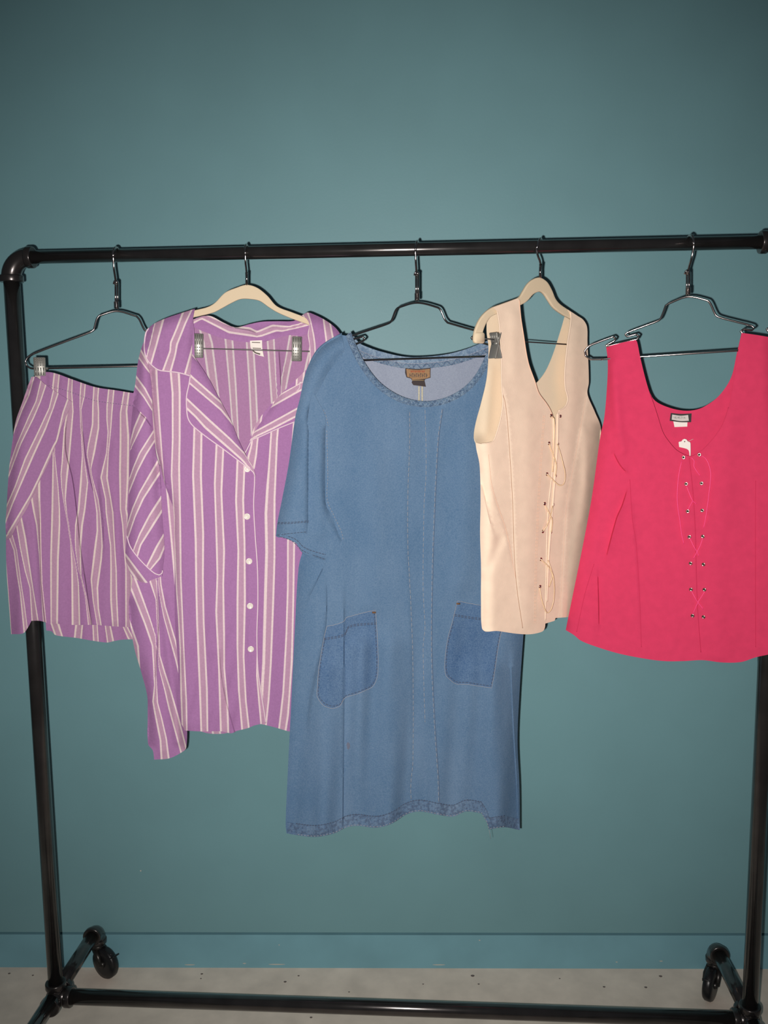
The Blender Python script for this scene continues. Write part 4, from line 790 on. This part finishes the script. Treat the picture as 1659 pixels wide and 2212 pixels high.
# ================================================================ pink top
I_ = lambda L: T(1230, 490, .2586, L); J_ = lambda L: T(1200, 900, .2767, L)
pk = empty('pink_top', pP.o, 'hot pink sleeveless top with wide straps and laced front slit', 'top')
pl_s = [(1310, 749), (1313, 790), (1310, 852), (1305, 904), (1297, 941), (1275, 1094), (1222, 1359)]
pr_s = [(1672, 740), (1680, 900), (1710, 1090), (1768, 1370)]
neckb = [(1310, 749), (1340, 741), (1372, 734), (1376, 738), (1383, 772), (1395, 821), (1408, 857), (1421, 870), (1450, 882), (1476, 887), (1499, 886), (1522, 878), (1553, 855), (1579, 816), (1592, 762), (1602, 719), (1637, 724), (1672, 730)]
phem = [(1768, 1372), (1740, 1390), (1700, 1403), (1659, 1414), (1632, 1420), (1601, 1430), (1560, 1431), (1518, 1426), (1477, 1428), (1435, 1428), (1394, 1423), (1338, 1412), (1291, 1398), (1255, 1384), (1240, 1372), (1222, 1361)]
Panel('back_panel', pk, pP, -.012, neckb+[(1672, 740), (1678, 900), (1708, 1090), (1764, 1360), (1700, 1395), (1560, 1420), (1400, 1415), (1290, 1390), (1228, 1358), (1279, 1094), (1300, 941), (1309, 904), (1313, 852), (1315, 790)], MAT['pink'], 8,
      relief=[('round', pl_s, -.010, 16), ('round', pr_s, -.010, 16)])
prel = [('round', pl_s, .014, 18), ('round', pr_s, .014, 18), ('tuckl', J_([(430, 240), (500, 380), (585, 470)]), .007, 14), ('tuckl', J_([(580, 480), (520, 680), (470, 800), (370, 1180)]), .011, 26), ('tuck', J_([(590, 550), (630, 1000), (660, 1500), (670, 1830)]), .0025, 26),
   ('tuck', J_([(330, 1130), (340, 1400), (345, 1740)]), .006, 22), ('ridge', J_([(1350, 0), (1290, 700), (1250, 1100), (1250, 1850)]), .006, 30), ('tuckl', J_([(1560, 350), (1562, 1000), (1565, 1860)]), .002, 24),
   ('ridge', [(1322, 790), (1334, 900), (1345, 970)], .006, 12), ('tuck', [(1489, 989), (1497, 1066), (1502, 1149), (1504, 1232), (1507, 1315), (1514, 1409)], .0012, 10), ('ridge', [(1240, 1250), (1262, 1140)], .004, 14)]
pf = Panel('front_panel', pk, pP, .010, [(1310, 749), (1340, 741), (1372, 734), (1376, 738), (1383, 772), (1395, 821), (1406, 857), (1414, 880), (1421, 902), (1432, 935), (1446, 956), (1463, 974), (1490, 986), (1506, 980), (1521, 969), (1546, 941), (1562, 915), (1574, 880), (1584, 830), (1594, 762), (1602, 719), (1637, 724), (1672, 730), (1674, 740), (1682, 900), (1712, 1090)]+phem+[(1275, 1094), (1297, 941), (1305, 904), (1310, 852), (1313, 790)],
      MAT['pink'], 5, relief=prel)
pf.tube('neck_binding', [(1406, 857), (1414, 880), (1421, 902), (1432, 935), (1446, 956), (1463, 974), (1490, 986), (1506, 980), (1521, 969), (1546, 941), (1562, 915), (1574, 880)], .0008, MAT['pink'], e=-.0004)
pf.tube('front_slit', [(1489, 989), (1497, 1066), (1502, 1149), (1504, 1232), (1507, 1315), (1514, 1409)], .0007, MAT['pinkst'], e=.0002)
for ln in (J_([(580, 490), (600, 800), (630, 1000), (660, 1500), (670, 1800)]), J_([(1562, 500), (1560, 1000), (1562, 1800)]), J_([(360, 1200), (250, 1300), (150, 1700)])[:0] or J_([(300, 1150), (230, 1380), (165, 1680)])):
    pf.tube('princess_seam', ln, .0005, MAT['pinkst'], e=.0001)
for x, y in J_([(1000, 318), (1020, 525), (1032, 738), (1045, 938), (1055, 1145), (1058, 1348), (1070, 1553), (1122, 297), (1140, 520), (1145, 732), (1150, 935), (1155, 1153), (1163, 1350), (1156, 1563)]): eyelet(pk, pf, x, y, .0028)
for P_, es in [([(985, 345), (965, 440), (952, 560), (952, 680), (972, 820), (985, 920), (1003, 995)], [.001, .004, .005, .005, .004, .003, .0015]), ([(1140, 305), (1170, 325), (1195, 370), (1212, 450), (1198, 600), (1185, 700), (1170, 800), (1155, 870)], [.001, .004, .005, .006, .005, .004, .003, .0015]),
    ([(1058, 318), (1082, 345), (1080, 385), (1105, 430), (1130, 462)], [.001, .003, .003, .003, .0015]), ([(1022, 540), (1045, 600), (1070, 655), (1100, 682)], [.001, .002, .003, .001]), ([(1072, 655), (1045, 705), (1034, 730)], [.003, .002, .001]),
    ([(1047, 945), (1080, 1015), (1105, 1055), (1120, 1090)], [.001, .003, .003, .001]), ([(1150, 945), (1130, 1005), (1105, 1055), (1075, 1110)], [.001, .002, .003, .001]),
    ([(1060, 1360), (1090, 1415), (1112, 1450), (1155, 1505)], [.001, .003, .003, .001]), ([(1165, 1365), (1140, 1405), (1112, 1450), (1070, 1545)], [.001, .002, .003, .001])]:
    lace(pk, pf, J_(P_), es, MAT['place'], .0009)
# neck label, care tab and tag remnant
nl = Panel('brand_label', pk, pP, -.0104, [(1449, 892), (1470, 894), (1494, 893), (1493, 912), (1470, 912), (1446.5, 909)], MAT['black'], 4, thick=.0006, corner=20, label='black neck label with a silver field')
nf = Panel('label_field', nl.o, pP, -.0098, [(1452, 895.5), (1470, 898), (1486.5, 896.5), (1488, 909), (1470, 909.5), (1451, 906.5)], MAT['greyl'], 4, thick=.0004, corner=20)
STR = {'V': [[(0, 0), (.5, 1), (1, 0)]], 'E': [[(1, 0), (0, 0), (0, 1), (1, 1)], [(0, .5), (.8, .5)]], 'N': [[(0, 1), (0, 0), (1, 1), (1, 0)]], 'Z': [[(0, 0), (1, 0), (0, 1), (1, 1)]], 'I': [[(.5, 0), (.5, 1)]], 'A': [[(0, 1), (.5, 0), (1, 1)], [(.2, .6), (.8, .6)]]}
parts = []
for i, ch in enumerate('VENEZIA'):
    for ln in STR[ch]: parts.append(tube_geo([nf.pt(1455.5+i*3.7+x*2.5, 900.0+y*4.2, .0003) for x, y in ln], .0003, 5))
mesh_obj('lettering', *merge(parts), MAT['black'], nl.o)
Panel('care_tab', pk, pP, -.0108, [(1454.5, 910), (1485, 911), (1484.5, 921.5), (1457, 922.5)], MAT['white'], 4, thick=.0005, corner=20, label='blank white care tab')
ht = Panel('tag_remnant', pk, pP, .0125, [(1466, 955.5), (1467, 954.3), (1472, 953.5), (1475, 949.5), (1479, 948), (1483, 949.5), (1486, 954), (1490.5, 955), (1491.5, 958), (1491.8, 975), (1491.5, 984.5), (1489.5, 984.5), (1488, 974), (1484, 970), (1467, 965.5)], MAT['white'], 3, thick=.0006, corner=40, label='torn white price tag remnant')
mesh_obj('hole', *lathe_geo([(0, .0012), (.0003, .0012)], pP.pt(1479, 954, .0127), pP.n, 12), MAT['letter'], ht.o)
tube('tag_fastener', [pP.pt(1485, 954, .013), pP.pt(1491, 951.5, .014), pP.pt(1498, 948, .014)], .0003, MAT['white'], pk, 5)

# ================================================================ small marks in the room
def wallpt(px, py, y=WY):
    r = ray(px, py); return CAMP+r*((y-CAMP.y)/r.y)
def floorpt(px, py):
    r = ray(px, py); return CAMP+r*(-CAMP.z/r.z)
def fleck(name, p, n, a, ln, wd, mat, label):
    b = n.cross(a).normalized(); V, Fc = [], []
    for t in (0, .0006):
        for k in range(10):
            an = 2*math.pi*k/10; V.append(p+a*math.cos(an)*ln/2*(1+.15*math.sin(3*an))+b*math.sin(an)*wd/2+n*t*1.0)
    Fc = [tuple(range(10, 20))]+[(k, (k+1) % 10, 10+(k+1) % 10, 10+k) for k in range(10)]
    o = mesh_obj(name, V, Fc, mat, smooth=False); o['kind'] = 'structure'; o['label'] = label; return o
X = Vector((1, 0, 0)); NY = Vector((0, -1, 0))
fleck('trim_2', wallpt(304, 1881), NY, X, .004, .004, MAT['chip'], 'tiny white chip on the teal wall')
k = 3
for (x, y, l_) in ((598, 2083, 40), (948, 2084, 30), (528, 2081, 8), (410, 2084, 25), (1332, 2078, 5), (1428, 2076, 8), (603, 2041, 3), (1036, 2031, 4), (775, 2077, 0)):
    if l_: fleck('trim_%d' % k, wallpt(x, y), NY, X, l_*.0011, .0028, MAT['chip'], 'pale scrape on the baseboard'); k += 1
for (x, y, l_) in ((645, 2108, 5), (616, 2121, 7), (1021, 2108, 9), (1034, 2126, 5), (672, 2198, 6), (754, 2143, 4), (1427, 2109, 8), (1395, 2133, 7), (1305, 2132, 6), (436, 2104, 6), (914, 2126, 4), (434, 2114, 4), (20, 2103, 6), (71, 2107, 5), (1209, 2114, 4)):
    fleck('trim_%d' % k, floorpt(x, y), Z, X, l_*.0011, l_*.0009, MAT['scuff'], 'small dark fleck on the floor'); k += 1
